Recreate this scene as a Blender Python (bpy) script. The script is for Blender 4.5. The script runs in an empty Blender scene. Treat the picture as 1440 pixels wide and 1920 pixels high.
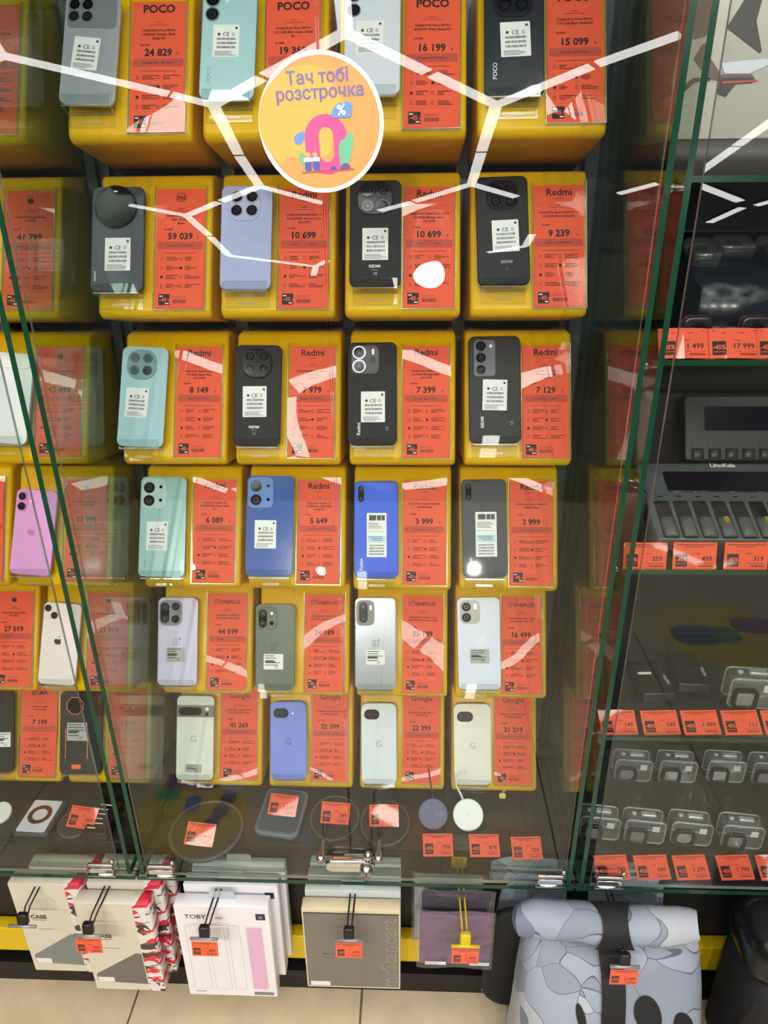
import bpy, math, random
from mathutils import Matrix, Vector
random.seed(7)
R_ = math.radians
SC = bpy.context.scene
COL = SC.collection

# ------------------------------------------------------------------ camera
F = 1331.0
PIT, YAW, ROL = R_(24.495), R_(-2.2975), R_(-.615)
CAM = Vector((0, 0, 1.65))
fw = Vector((math.sin(YAW)*math.cos(PIT), math.cos(YAW)*math.cos(PIT), -math.sin(PIT)))
rt0 = Vector((math.cos(YAW), -math.sin(YAW), 0)); up0 = rt0.cross(fw)
rt = rt0*math.cos(ROL) + up0*math.sin(ROL); up = -rt0*math.sin(ROL) + up0*math.cos(ROL)
cd = bpy.data.cameras.new('camera'); cam = bpy.data.objects.new('camera', cd); COL.objects.link(cam)
cd.sensor_fit = 'HORIZONTAL'; cd.sensor_width = 36; cd.lens = F*36/1440; cd.clip_start = .02; cd.clip_end = 60
M = Matrix((rt, up, -fw)).transposed().to_4x4(); M.translation = CAM; cam.matrix_world = M
SC.camera = cam

# ------------------------------------------------------------------ world, exposure
W = bpy.data.worlds.new('world'); SC.world = W; W.use_nodes = True
W.node_tree.nodes['Background'].inputs[0].default_value = (.9, .95, 1, 1)
W.node_tree.nodes['Background'].inputs[1].default_value = .07
SC.view_settings.view_transform = 'Standard'; SC.view_settings.look = 'None'
SC.view_settings.exposure = .62; SC.view_settings.gamma = 1; SC.view_settings.use_curve_mapping = False
SPOT_W = 110.0     # watts of each added fill spotlight
LED = 8.5          # radiance of the ceiling light strips
SC.cycles.max_bounces = 8; SC.cycles.transparent_max_bounces = 32; SC.cycles.transmission_bounces = 6
SC.cycles.glossy_bounces = 4; SC.cycles.diffuse_bounces = 3; SC.cycles.caustics_reflective = False
SC.cycles.caustics_refractive = False; SC.cycles.use_denoising = True

# ------------------------------------------------------------------ helpers: measuring from the photo
def ray(u, v): return fw + rt*((u-720)/F) + up*((960-v)/F)
def atY(u, v, Y): d = ray(u, v); return CAM + d*(Y/d.y)
def atZ(u, v, Z): d = ray(u, v); return CAM + d*((Z-CAM.z)/d.z)

# ------------------------------------------------------------------ helpers: materials
def lin(c):
    f = lambda x: x/12.92 if x <= .04045 else ((x+.055)/1.055)**2.4
    return (f(c[0]/255), f(c[1]/255), f(c[2]/255), 1)
MATS = {}
def mat(name, rgb, rough=.5, metal=0, spec=.5, var=.06, scale=40, bump=0, bscale=400, coat=0):
    if name in MATS: return MATS[name]
    m = bpy.data.materials.new(name); m.use_nodes = True; t = m.node_tree; b = t.nodes['Principled BSDF']
    c = lin(rgb)
    b.inputs['Roughness'].default_value = rough; b.inputs['Metallic'].default_value = metal
    b.inputs['Specular IOR Level'].default_value = spec
    if coat: b.inputs['Coat Weight'].default_value = coat; b.inputs['Coat Roughness'].default_value = .04
    tc = t.nodes.new('ShaderNodeTexCoord')
    if var:
        n = t.nodes.new('ShaderNodeTexNoise'); n.inputs['Scale'].default_value = scale; n.inputs['Detail'].default_value = 3
        r = t.nodes.new('ShaderNodeValToRGB')
        r.color_ramp.elements[0].color = tuple(x*(1-var) for x in c[:3])+(1,)
        r.color_ramp.elements[1].color = tuple(min(1, x*(1+var)) for x in c[:3])+(1,)
        t.links.new(tc.outputs['Object'], n.inputs['Vector']); t.links.new(n.outputs[0], r.inputs[0])
        t.links.new(r.outputs[0], b.inputs['Base Color'])
    else: b.inputs['Base Color'].default_value = c
    if bump:
        n2 = t.nodes.new('ShaderNodeTexNoise'); n2.inputs['Scale'].default_value = bscale; n2.inputs['Detail'].default_value = 2
        bp = t.nodes.new('ShaderNodeBump'); bp.inputs['Strength'].default_value = bump; bp.inputs['Distance'].default_value = .002
        t.links.new(tc.outputs['Object'], n2.inputs['Vector']); t.links.new(n2.outputs[0], bp.inputs['Height'])
        t.links.new(bp.outputs[0], b.inputs['Normal'])
    MATS[name] = m; return m
def clear(name, tint=(255, 255, 255), f0=.05, rough=0.0, gain=.95, bump=0, bscale=12, haze=0):
    """thin clear sheet: transparent, with a mirror part that grows towards grazing view"""
    if name in MATS: return MATS[name]
    m = bpy.data.materials.new(name); m.use_nodes = True; t = m.node_tree; t.nodes.clear()
    out = t.nodes.new('ShaderNodeOutputMaterial'); mix = t.nodes.new('ShaderNodeMixShader')
    tr = t.nodes.new('ShaderNodeBsdfTransparent'); tr.inputs[0].default_value = lin(tint)
    gl = t.nodes.new('ShaderNodeBsdfGlossy'); gl.inputs['Roughness'].default_value = rough
    lw = t.nodes.new('ShaderNodeLayerWeight'); lw.inputs['Blend'].default_value = .5
    p = t.nodes.new('ShaderNodeMath'); p.operation = 'POWER'; p.inputs[1].default_value = 5
    ma = t.nodes.new('ShaderNodeMath'); ma.operation = 'MULTIPLY_ADD'; ma.inputs[1].default_value = gain-f0; ma.inputs[2].default_value = f0
    t.links.new(lw.outputs['Facing'], p.inputs[0]); t.links.new(p.outputs[0], ma.inputs[0]); t.links.new(ma.outputs[0], mix.inputs[0])
    src = tr
    if haze:
        df = t.nodes.new('ShaderNodeBsdfDiffuse'); df.inputs[0].default_value = (.9, .92, .92, 1)
        mh = t.nodes.new('ShaderNodeMixShader'); mh.inputs[0].default_value = haze
        t.links.new(tr.outputs[0], mh.inputs[1]); t.links.new(df.outputs[0], mh.inputs[2]); src = mh
    t.links.new(src.outputs[0], mix.inputs[1]); t.links.new(gl.outputs[0], mix.inputs[2])
    if bump:
        tc = t.nodes.new('ShaderNodeTexCoord'); n2 = t.nodes.new('ShaderNodeTexNoise'); n2.inputs['Scale'].default_value = bscale
        n2.inputs['Detail'].default_value = 0
        bp = t.nodes.new('ShaderNodeBump'); bp.inputs['Strength'].default_value = bump; bp.inputs['Distance'].default_value = .02
        t.links.new(tc.outputs['Object'], n2.inputs['Vector']); t.links.new(n2.outputs[0], bp.inputs['Height'])
        t.links.new(bp.outputs[0], gl.inputs['Normal'])
    t.links.new(mix.outputs[0], out.inputs[0]); MATS[name] = m; return m
def emit(name, rgb, s):
    m = bpy.data.materials.new(name); m.use_nodes = True; t = m.node_tree; t.nodes.clear()
    o = t.nodes.new('ShaderNodeOutputMaterial'); e = t.nodes.new('ShaderNodeEmission')
    e.inputs[0].default_value = lin(rgb); e.inputs[1].default_value = s; t.links.new(e.outputs[0], o.inputs[0])
    MATS[name] = m; return m

GLASS = clear('clear_glass', (252, 254, 252), f0=.045)
SIDEGLASS = clear('side_glass', (240, 247, 243), f0=.045, gain=.65)
PLATE = clear('plate_glass', (244, 249, 246), f0=.05)
GEDGE = mat('green_glass_edge', (22, 66, 46), rough=.12, var=.3, scale=30)
ACR = clear('clear_acrylic', (252, 253, 253), f0=.045, rough=.02)
AEDGE = clear('acrylic_edge', (240, 242, 240), f0=.22, rough=.15, haze=.22)
FILM = clear('pocket_film', (252, 252, 252), f0=.06, bump=.035, bscale=5)
YEL = mat('yellow_plastic', (228, 179, 0), rough=.3, spec=.3, var=.04, scale=6)
ORG = mat('orange_paper', (252, 92, 52), rough=.55, var=.04, scale=30)
INK = mat('black_ink', (38, 22, 24), rough=.6, var=0)
BAND = mat('band_ink', (205, 78, 58), rough=.6, var=0)
WHT = mat('white_print', (240, 240, 238), rough=.5, var=0)
BLKG = mat('black_gloss', (10, 10, 12), rough=.1, var=0, spec=.22)
LENS = mat('lens_glass', (6, 6, 10), rough=.06, var=0, spec=.35)
LENSIN = mat('lens_inner', (34, 36, 48), rough=.2, var=0)
CHROME = mat('chrome', (225, 225, 228), rough=.12, metal=1, var=0)
STEEL = mat('satin_steel', (190, 188, 184), rough=.25, metal=1, var=.05)
BLK = mat('black_plastic', (20, 20, 21), rough=.4, var=.1)
PANEL = mat('dark_panel', (34, 36, 38), rough=.45, var=.1, scale=8)
POST = mat('grey_upright', (84, 88, 92), rough=.4, metal=.3, var=.05)
LABW = mat('label_white', (232, 233, 232), rough=.5, var=0)
LABG = mat('label_silver', (168, 172, 170), rough=.35, var=.04)
FLASHM = mat('flash_lamp', (250, 244, 225), rough=.2, var=0)

# ------------------------------------------------------------------ helpers: meshes
class MB:
    def __init__(s): s.v = []; s.f = []; s.m = []; s.s = []
    def add(s, g, mi=0, M=None, smooth=None):
        vs, fs = g[0], g[1]; sm = g[2] if len(g) > 2 else None
        o = len(s.v)
        s.v += [tuple(M @ Vector(p)) for p in vs] if M is not None else [tuple(p) for p in vs]
        s.f += [tuple(i+o for i in f) for f in fs]; s.m += [mi]*len(fs)
        s.s += ([smooth]*len(fs) if smooth is not None else (sm if sm else [False]*len(fs)))
        return s
    def mesh(s, name, mats, deform=None):
        me = bpy.data.meshes.new(name)
        me.from_pydata([deform(p) for p in s.v] if deform else s.v, [], s.f)
        for m in (mats if isinstance(mats, (list, tuple)) else [mats]): me.materials.append(m)
        me.polygons.foreach_set('material_index', s.m); me.polygons.foreach_set('use_smooth', s.s); me.update()
        return me
    def build(s, name, mats, parent=None, M=None, deform=None):
        o = bpy.data.objects.new(name, s.mesh(name, mats, deform)); COL.objects.link(o)
        if M is not None: o.matrix_world = M
        if parent is not None: o.parent = parent
        return o
def link(me, name, parent=None, M=None):
    o = bpy.data.objects.new(name, me); COL.objects.link(o)
    if M is not None: o.matrix_world = M
    if parent is not None: o.parent = parent
    return o
def thing(name, label, cat, M=None, group=None):
    o = bpy.data.objects.new(name, None); COL.objects.link(o); o.empty_display_size = .02
    if M is not None: o.matrix_world = M
    o['label'] = label; o['category'] = cat
    if group: o['group'] = group
    return o
def tag_(o, label, cat, group=None):
    o['label'] = label; o['category'] = cat
    if group: o['group'] = group
    return o
def struct(o): o['kind'] = 'structure'; return o
T = Matrix.Translation
def RX(a): return Matrix.Rotation(R_(a), 4, 'X')
def RY(a): return Matrix.Rotation(R_(a), 4, 'Y')
def RZ(a): return Matrix.Rotation(R_(a), 4, 'Z')

def box(x0, x1, y0, y1, z0, z1):
    v = [(x, y, z) for z in (z0, z1) for y in (y0, y1) for x in (x0, x1)]
    return v, [(0, 2, 3, 1), (4, 5, 7, 6), (0, 1, 5, 4), (2, 6, 7, 3), (0, 4, 6, 2), (1, 3, 7, 5)]
def rrect(w, h, r, seg=4, cx=0, cy=0):
    r = min(r, w/2-1e-5, h/2-1e-5); o = []
    for sx, sy, a0 in ((1, 1, 0), (-1, 1, 90), (-1, -1, 180), (1, -1, 270)):
        for k in range(seg+1):
            a = R_(a0+90*k/seg); o.append((cx+sx*(w/2-r)+r*math.cos(a), cy+sy*(h/2-r)+r*math.sin(a)))
    return o
def circ(r, n=24, cx=0, cy=0, ry=None):
    ry = ry or r; return [(cx+r*math.cos(2*math.pi*k/n), cy+ry*math.sin(2*math.pi*k/n)) for k in range(n)]
def inset(o, d):
    n = len(o); r = []
    for i in range(n):
        p, q, s = Vector(o[i-1]), Vector(o[i]), Vector(o[(i+1) % n])
        a, b = (q-p), (s-q)
        if a.length < 1e-9: a = b
        if b.length < 1e-9: b = a
        a.normalize(); b.normalize(); n1 = Vector((-a.y, a.x)); n2 = Vector((-b.y, b.x))
        m = (n1+n2)/max(.3, 1+n1.dot(n2)); r.append((q.x+m.x*d, q.y+m.y*d))
    return r
def slab(o, z0, z1, rb=0, rt_=0, seg=3):
    """convex outline (ccw) extruded along z with rounded rims; sides smooth, caps flat"""
    rings = []
    if rb > 0:
        for k in range(seg+1):
            a = R_(90*k/seg); rings.append((rb*(1-math.sin(a)), z0+rb*(1-math.cos(a))))
    else: rings.append((0, z0))
    if rt_ > 0:
        for k in range(seg+1):
            a = R_(90*k/seg); rings.append((rt_*(1-math.cos(a)), z1-rt_*(1-math.sin(a))))
    else: rings.append((0, z1))
    v = []; n = len(o)
    for d, z in rings:
        v += [(x, y, z) for x, y in (inset(o, d) if d > 1e-7 else o)]
    f = []; s = []
    for k in range(len(rings)-1):
        for i in range(n):
            j = (i+1) % n; f.append((k*n+i, k*n+j, (k+1)*n+j, (k+1)*n+i)); s.append(True)
    f.append(tuple(range(n-1, -1, -1))); s.append(False)
    f.append(tuple((len(rings)-1)*n+i for i in range(n))); s.append(False)
    return v, f, s
def flat(o, z=0): return [(x, y, z) for x, y in o], [tuple(range(len(o)))]
def annul(o1, o2, z=0):
    n = len(o1); return [(x, y, z) for x, y in o1]+[(x, y, z) for x, y in o2], [(i, (i+1) % n, n+(i+1) % n, n+i) for i in range(n)]
def frame(o, t, z0, z1):
    """upright band following an outline: outer wall, inner wall, top and bottom"""
    n = len(o); q = inset(o, t)
    v = [(x, y, z0) for x, y in o]+[(x, y, z1) for x, y in o]+[(x, y, z1) for x, y in q]+[(x, y, z0) for x, y in q]
    f = []; s = []
    for a, b in ((0, 1), (1, 2), (2, 3), (3, 0)):
        for i in range(n):
            j = (i+1) % n; f.append((a*n+i, a*n+j, b*n+j, b*n+i)); s.append(a in (0, 2))
    return v, f, s
def rect(x0, x1, y0, y1, z=0): return [(x0, y0, z), (x1, y0, z), (x1, y1, z), (x0, y1, z)], [(0, 1, 2, 3)]
def lathe(prof, n=20):
    v = []; f = []; s = []; m = len(prof)
    for r, z in prof: v += [(r*math.cos(2*math.pi*k/n), r*math.sin(2*math.pi*k/n), z) for k in range(n)]
    for k in range(m-1):
        for i in range(n):
            j = (i+1) % n; f.append((k*n+i, k*n+j, (k+1)*n+j, (k+1)*n+i)); s.append(True)
    f.append(tuple(range(n-1, -1, -1))); f.append(tuple((m-1)*n+i for i in range(n))); s += [False, False]
    return v, f, s
def tube(path, r, n=8, closed=False):
    P = [Vector(p) for p in path]; v = []; f = []; m = len(P); ref = Vector((.13, .21, .97))
    for i, p in enumerate(P):
        if closed: d = P[(i+1) % m]-P[i-1]
        else: d = P[min(i+1, m-1)]-P[max(i-1, 0)]
        d.normalize(); a = d.cross(ref); a.normalize(); b = d.cross(a)
        v += [tuple(p+a*(r*math.cos(2*math.pi*k/n))+b*(r*math.sin(2*math.pi*k/n))) for k in range(n)]
    for i in range(m if closed else m-1):
        ii = (i+1) % m
        for k in range(n): f.append((i*n+k, i*n+(k+1) % n, ii*n+(k+1) % n, ii*n+k))
    s = [True]*len(f)
    if not closed: f += [tuple(range(n-1, -1, -1)), tuple((m-1)*n+k for k in range(n))]; s += [False, False]
    return v, f, s
TXT = {}
def text(s, size, x=0, y=0, z=0, align='C', bold=0.0, rot=0, maxw=None):
    """lettering as flat geometry; y is the baseline"""
    k = (s, bold)
    if k not in TXT:
        c = bpy.data.curves.new('t', 'FONT'); c.body = s; c.size = 1; c.resolution_u = 2; c.offset = bold; c.fill_mode = 'FRONT'
        o = bpy.data.objects.new('t', c); me = bpy.data.meshes.new_from_object(o)
        vs = [(p.co.x, p.co.y) for p in me.vertices]; fs = [tuple(p.vertices) for p in me.polygons]
        x0 = min([p[0] for p in vs], default=0); x1 = max([p[0] for p in vs], default=1)
        TXT[k] = (vs, fs, x0, x1)
        bpy.data.objects.remove(o); bpy.data.curves.remove(c); bpy.data.meshes.remove(me)
    vs, fs, x0, x1 = TXT[k]; sx = size
    if maxw and (x1-x0)*sx > maxw: sx = maxw/(x1-x0)
    off = {'C': -(x0+x1)/2, 'L': -x0, 'R': -x1}[align]
    ca, sa = math.cos(R_(rot)), math.sin(R_(rot)); o = []
    for px, py in vs:
        a, b = (px+off)*sx, py*size; o.append((x+a*ca-b*sa, y+a*sa+b*ca, z))
    return o, fs
def apple(s, x, y, z):
    o = []
    for k in range(40):
        a = 2*math.pi*k/40; r = .42+.05*math.cos(2*a)-.02*math.cos(3*a+1.57)
        px, py = r*math.cos(a), r*math.sin(a)*1.02-.04
        if py > .2: py -= .13*math.exp(-(px/.12)**2)
        if py < -.25: py += .06*math.exp(-(px/.1)**2)
        d = math.hypot(px-.5, py-.02)
        if d < .2: px -= (.2-d)*.9
        o.append((x+px*s, y+py*s, z))
    c = (x, y-.04*s, z); n = len(o)
    leaf = [(x+.0*s, y+.42*s, z), (x+.05*s, y+.55*s, z), (x+.2*s, y+.66*s, z), (x+.17*s, y+.5*s, z)]
    return [c]+o+leaf, [(0, 1+i, 1+(i+1) % n) for i in range(n)]+[(n+1, n+4, n+3, n+2)]

# ------------------------------------------------------------------ the setting
TILT = 27.0; YF = 1.145; YB = 1.335
COLX = [-.1125+(c-1.5)*.1974 for c in range(4)]; XL = -.6545; XLB = XL-.1974
ROWZ = [1.65+.0734-r*.2494 for r in range(6)]
GY = .95                                   # front plane of the glass cases
XP_L1, XP_L2, XP_R1, XP_R2 = -.543, -.517, .307, .331
ZP = .436                                  # top of the bottom glass plate

fl = struct(MB().add(box(-6, 6, -7, 1.6, -.05, -.004)).build('floor', mat('grout', (120, 104, 84), rough=.8)))
tm = MB().add(slab(rrect(.503, .503, .002, 1), -.0035, 0, 0, .0012, 1)).mesh('tile', mat('beige_tile', (216, 196, 162), rough=.3, var=.2, scale=16, bump=.03, bscale=60))
for i in range(-3, 4):
    for j in range(-5, 3):
        link(tm, 'tile', fl, T((-.102-.2535+i*.507+.507, 1.16-.2535+j*.507, 0)))
struct(MB().add(box(-6, 6, -7, 1.6, 3.4, 3.45)).build('ceiling', mat('black_ceiling', (16, 16, 18), rough=.8)))
wb = struct(MB().add(box(-6, 6, YB, YB+.03, .0, 3.4)).build('wall_back', PANEL))
for i, x in enumerate([COLX[k]+.0987 for k in range(3)]+[XL+.115, COLX[0]-.115, COLX[3]+.112, XL-.0987]):
    MB().add(box(x-.011, x+.011, YB-.022, YB-.0005, .47, 2.2)).build('upright', POST, wb)
struct(MB().add(box(-3.5, 3, 1.045, 1.33, .06, .408)).build('trim_1', mat('base_front', (26, 26, 28), rough=.5)))
struct(MB().add(box(-3.5, 3, 1.012, 1.33, 0, .06)).build('baseboard_front', mat('black_skirting', (12, 12, 13), rough=.5)))
struct(MB().add(slab(rrect(6.5, .075, .006, 2), 0, .03, .003, .003, 2), 0, T((-.25, 1.044, .135)) @ RX(90)).build('trim_2', mat('yellow_strip', (226, 190, 12), rough=.4)))
shelfm = mat('dark_laminate', (66, 60, 53), rough=.35, var=.25, scale=9, bump=.04, bscale=80)
laid = struct(MB().add(box(-3.5, 3, 1.03, 1.33, .4085, .4245)).build('trim_3', mat('dark_joint', (26, 24, 22), rough=.6)))
for k in range(14):                        # the boards of the case bottom
    x0 = -1.7+k*.205
    MB().add(slab(rrect(.2035, .298, .001, 1), 0, .001, 0, .0005, 1), 0, T((x0, 1.181, .4246))).build('board', shelfm, laid)

# ------------------------------------------------------------------ lights the shop has: strips in a honeycomb
led = emit('led_strip', (255, 253, 250), LED); led_dim = emit('led_strip_dim', (255, 253, 250), 6.0)
fixm = mat('lamp_housing', (150, 150, 150), rough=.5)
def strip(root, a, b, n, w=.09, lm=None):
    a, b = Vector(a), Vector(b); d = (b-a); L = d.length; d.normalize(); n = Vector(n).normalized(); s = n.cross(d)
    Mx = Matrix((d, s, n)).transposed().to_4x4(); Mx.translation = (a+b)/2
    h = MB().add(box(-L/2, L/2, -w/2, w/2, .006, .04), 0, Mx).build('housing', fixm, root)
    MB().add(box(-L/2, L/2, -w/2+.002, w/2-.002, 0, .0055), 0, Mx).build('diffuser', lm or led, root)
# hanging frame behind the photographer, which the doors mirror
H0, SL = 2.2, .318
def mir(u, v):
    d = ray(u, v); k = H0/(d.z+SL*d.y); p = CAM+d*k; return Vector((p.x, 2*(GY-.006)-p.y, p.z))
nf = Vector((0, -SL, 1)).normalized()
lamp1 = thing('honeycomb_lamp', 'white honeycomb light frame mirrored in the glass doors', 'ceiling light')
A_, B_, C_, D_, E_, G_, H_ = (400, 198), (648, 62), (930, 198), (487, 350), (884, 346), (350, 405), (430, 480)
for p, q in ((B_, (636, -70)), (B_, (497, 143)), ((489, 148), A_), (A_, (322, 178)), ((316, 177), (0, 104)), ((0, 104), (-90, 150)), ((0, 104), (-30, 60)), (A_, (447, 290)), ((449, 294), D_),
             (B_, (800, 136)), ((812, 141), C_), (C_, (1108, 126)), ((1120, 121), (1276, 66)), (C_, (903, 284)), ((902, 288), E_), (D_, (606, 382)), (D_, (415, 378)), ((409, 380), G_),
             (G_, (243, 385)), (G_, (392, 442)), ((395, 445), H_), (H_, (592, 500)), ((592, 500), (614, 489)), ((592, 500), (588, 517)), (E_, (778, 378)), ((773, 380), (712, 396)), (E_, (968, 370)),
             ((915, 474), (985, 462)), ((985, 462), (998, 440)), ((1306, 328), (1378, 277)), ((1382, 274), (1470, 212)), ((1300, 344), (1388, 378)), ((1330, 418), (1392, 390)), ((1418, 386), (1460, 374)),
             ((1160, 364), (1232, 345))):
    strip(lamp1, mir(*p), mir(*q), nf, .088, led_dim)
# flat honeycomb overhead
def hexes(name, label, cx, cy, z, s, cells):
    root = thing(name, label, 'ceiling light', T((cx, cy, z))); done = set()
    for q, r in cells:
        hx, hy = cx+s*math.sqrt(3)*(q+r/2), cy+s*1.5*r
        c = [(round(hx+s*math.cos(R_(30+60*k)), 3), round(hy+s*math.sin(R_(30+60*k)), 3)) for k in range(6)]
        for k in range(6):
            e = tuple(sorted((c[k], c[(k+1) % 6])))
            if e in done: continue
            done.add(e); a, b = Vector((*e[0], z)), Vector((*e[1], z)); d = (b-a)*.06
            strip(root, a+d, b-d, (0, 0, 1), .1)
    bpy.context.view_layer.update()
    for ch in root.children: ch.matrix_parent_inverse = root.matrix_world.inverted()
    return root
hexes('honeycomb_lamp', 'white honeycomb light frame on the ceiling above the aisle', -.1, -1.2, 3.0, .66, [(q, r) for r in (0, 1) for q in range(-2-(r//2), 3-(r//2))])

# round downlight that glares in one tag pocket
pf = CAM+ray(808, 512)*((Vector((0, 1.145, 1.474))-CAM).dot(Vector((0, -math.cos(R_(27)), math.sin(R_(27)))))/ray(808, 512).dot(Vector((0, -math.cos(R_(27)), math.sin(R_(27))))))
nn = Vector((0, -math.cos(R_(27)), math.sin(R_(27)))); dd = ray(808, 512).normalized(); rr_ = dd-2*dd.dot(nn)*nn
pl = pf+rr_*((2.62-pf.z)/rr_.z)
dl = thing('downlight', 'round white downlight on the ceiling', 'ceiling light', T(pl))
MB().add(lathe([(0, .001), (.06, .001), (.065, .01), (.065, .24), (0, .25)], 24)).build('can', fixm, dl)
MB().add(tube([(0, 0, .24), (0, 0, .36)], .003)).build('cord', fixm, dl)
MB().add(slab(circ(.055, 28), -.002, .0005)).build('diffuser', emit('downlight_glow', (255, 252, 246), 26), dl)
# unseen fill spotlights across the aisle, added to brighten the lower rows
for xs, xt, lab in ((-1.9, -.75, 'leftmost'), (-.75, -.3, 'second'), (.55, .1, 'third'), (1.7, .6, 'rightmost')):
    src = Vector((xs, -3.2, 3.05)); dst = Vector((xt, 1.15, .62)); ax = (dst-src).normalized()
    Mq = ax.to_track_quat('-Z', 'Y').to_matrix().to_4x4(); Mq.translation = src
    o = thing('fill_spotlight', '%s added fill spotlight, unseen across the aisle' % lab, 'spotlight', Mq, 'added fill spotlights')
    MB().add(lathe([(0, .0), (.045, 0), (.045, .002), (.05, .002), (.05, -.03), (.052, -.03), (.052, .14), (0, .15)], 24)).build('can', BLK, o)
    MB().add(tube([(0, 0, .1), (0, .06, .16), (0, .1, .26)], .012)).build('arm', BLK, o)
    ld = bpy.data.lights.new('spot', 'SPOT'); ld.energy = SPOT_W; ld.spot_size = R_(46); ld.spot_blend = 1; ld.shadow_soft_size = .04; ld.color = (1, .97, .93)
    lo = bpy.data.objects.new('lamp', ld); COL.objects.link(lo); lo.parent = o; lo.location = (0, 0, -.036)
# round stickers on the aisle floor
def fsticker(u, v, r, label, cols):
    d = ray(u, v); p = CAM+d*(-CAM.z/d.z); root = thing('floor_sticker', label, 'floor sticker', T((p.x, 2*(GY-.006)-p.y, .0006)), 'round stickers on the floor')
    MB().add(slab(circ(r, 48), 0, .0008)).build('disc', mat('floor_sticker_yellow', (236, 204, 40), rough=.4, var=.04), root)
    for k, (x, y, w, h, c) in enumerate(cols): MB().add(slab(rrect(w*r, h*r, min(w, h)*r*.45, 5, x*r, y*r), .0009+.0002*k, .001+.0002*k)).build('print', mat('fs_%d_%d_%d' % c, c, rough=.4, var=0), root)
fsticker(362, 1522, .155, 'yellow round floor sticker with purple and green shapes', [(-.2, -.75, 1.1, .42, (150, 40, 130)), (-.6, -.4, .5, .3, (40, 170, 110)), (-.05, -.2, .3, .42, (40, 90, 190)), (.62, -.7, .5, .5, (235, 235, 225)), (.6, -.35, .3, .3, (40, 60, 120)), (.52, -.02, .3, .3, (40, 60, 120)), (.42, .26, .3, .26, (40, 60, 120))])
fsticker(1345, 1185, .24, 'yellow round floor sticker with a blue and green panel', [(-.4, .1, .8, .6, (40, 60, 130)), (.1, .1, .5, .5, (40, 130, 90)), (.7, -.2, .8, .5, (140, 40, 110))])

# ------------------------------------------------------------------ glass cases
def pane(name, label, cat, x0, x1, y0, y1, z0, z1, gm, edges, group=None):
    """glass sheet with green cut edges; edges names the faces that are cut edges"""
    v, f = box(x0, x1, y0, y1, z0, z1); names = ['zn', 'zp', 'yn', 'yp', 'xn', 'xp']
    b = MB(); o = len(b.v); b.v = v; b.f = list(f); b.m = [1 if n in edges else 0 for n in names]; b.s = [False]*6
    return tag_(b.build(name, [gm, GEDGE]), label, cat, group)
gp = 'glass side walls of the cases'
for x, lab in ((XP_L1, 'upright glass side wall with green edge closing the left case'), (XP_L2, 'upright glass side wall with green edge on the left of the middle case'),
               (XP_R1, 'upright glass side wall with green edge on the right of the middle case'), (XP_R2, 'upright glass side wall with green edge opening the right case')):
    pane('glass_partition', lab, 'glass panel', x-.004, x+.004, GY, YB-.001, ZP+.0005, 2.25, SIDEGLASS, ('yn', 'yp', 'zp', 'zn'), gp)
for x0, x1, lab in ((-2.2, -.532, 'left'), (-.528, .317, 'middle'), (.321, 2.0, 'right')):
    pane('glass_shelf', 'clear glass bottom plate of the %s case, dark green front edge' % lab, 'glass shelf', x0, x1, GY-.004, YB-.001, ZP-.01, ZP, PLATE, ('yn', 'yp', 'xn', 'xp'), 'bottom plates of the cases')
doors = {}
for x0, x1, lab in ((-1.3, -.558, 'glass door of the left case beside the green glass edge'), (-.504, -.1085, 'left glass door of the middle case'),
                    (-.1055, .296, 'right glass door of the middle case'), (.345, 1.2, 'glass door of the right case over the camera housings')):
    d = thing('glass_door', lab, 'door', T(((x0+x1)/2, GY-.006, ZP+.012)), 'glass doors of the cases'); doors[lab] = d
    w = x1-x0
    v, f = box(-w/2, w/2, -.003, .003, 0, 1.78); b = MB(); b.v = v; b.f = list(f); b.m = [1, 1, 0, 0, 1, 1]; b.s = [False]*6
    b.build('pane', [GLASS, clear('door_edge', (120, 150, 138), f0=.25, rough=.1, haze=.25)], d)
DL, DR = list(doors.values())[1:3]
def hinge(root, x):
    h = MB().add(slab(rrect(.047, .016, .004, 3), 0, .006, .001, .001, 2), 0, T((x, -.004, .012)) @ RX(90)).build('hinge', CHROME, root)
    MB().add(slab(rrect(.05, .007, .003, 3), 0, .007, .002, .002, 2), 0, T((x, -.004, .028)) @ RX(90)).build('clamp', STEEL, h)
    MB().add(lathe([(.0, -.027), (.0035, -.027), (.0035, .027), (.0, .027)], 10), 0, T((x, -.01, .004)) @ RY(90)).build('pin', CHROME, h)
    MB().add(lathe([(.0, 0), (.004, 0), (.005, .004), (.003, .007), (.0, .007)], 12), 0, T((x+.024, -.004, .038)) @ RX(90)).build('screw', CHROME, h)
hinge(DL, -.167); hinge(DR, .172)
hinge(list(doors.values())[0], .34); hinge(list(doors.values())[3], -.395)
def knob(root, x, z):
    MB().add(lathe([(.0, 0), (.0042, 0), (.0036, .004), (.0028, .016), (.0042, .018), (.0042, .022), (.006, .03), (.0085, .04), (.0088, .043), (.0, .044)], 16), 0, T((x, -.003, z)) @ RX(90)).build('knob', STEEL, root)
for root, u in ((DL, 606), (DR, 711)):
    p = atY(u, 1576, GY-.009); knob(root, p.x-root.location.x, p.z-root.location.z)
p = atY(657, 1617, GY-.012)
lk = thing('door_lock', 'polished chrome cabinet lock clamped across the two middle doors', 'lock', T((p.x, GY-.0095, p.z-.016)))
MB().add(slab(rrect(.094, .03, .015, 6), 0, .014, .001, .004, 3), 0, T((0, 0, .016)) @ RX(90)).build('lock_body', CHROME, lk)
MB().add(lathe([(.0, 0), (.0125, 0), (.0125, .006), (.0105, .008), (.009, .012), (.0, .012)], 24), 0, T((.031, -.0141, .014)) @ RX(90)).build('key_cylinder', STEEL, lk)
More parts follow.
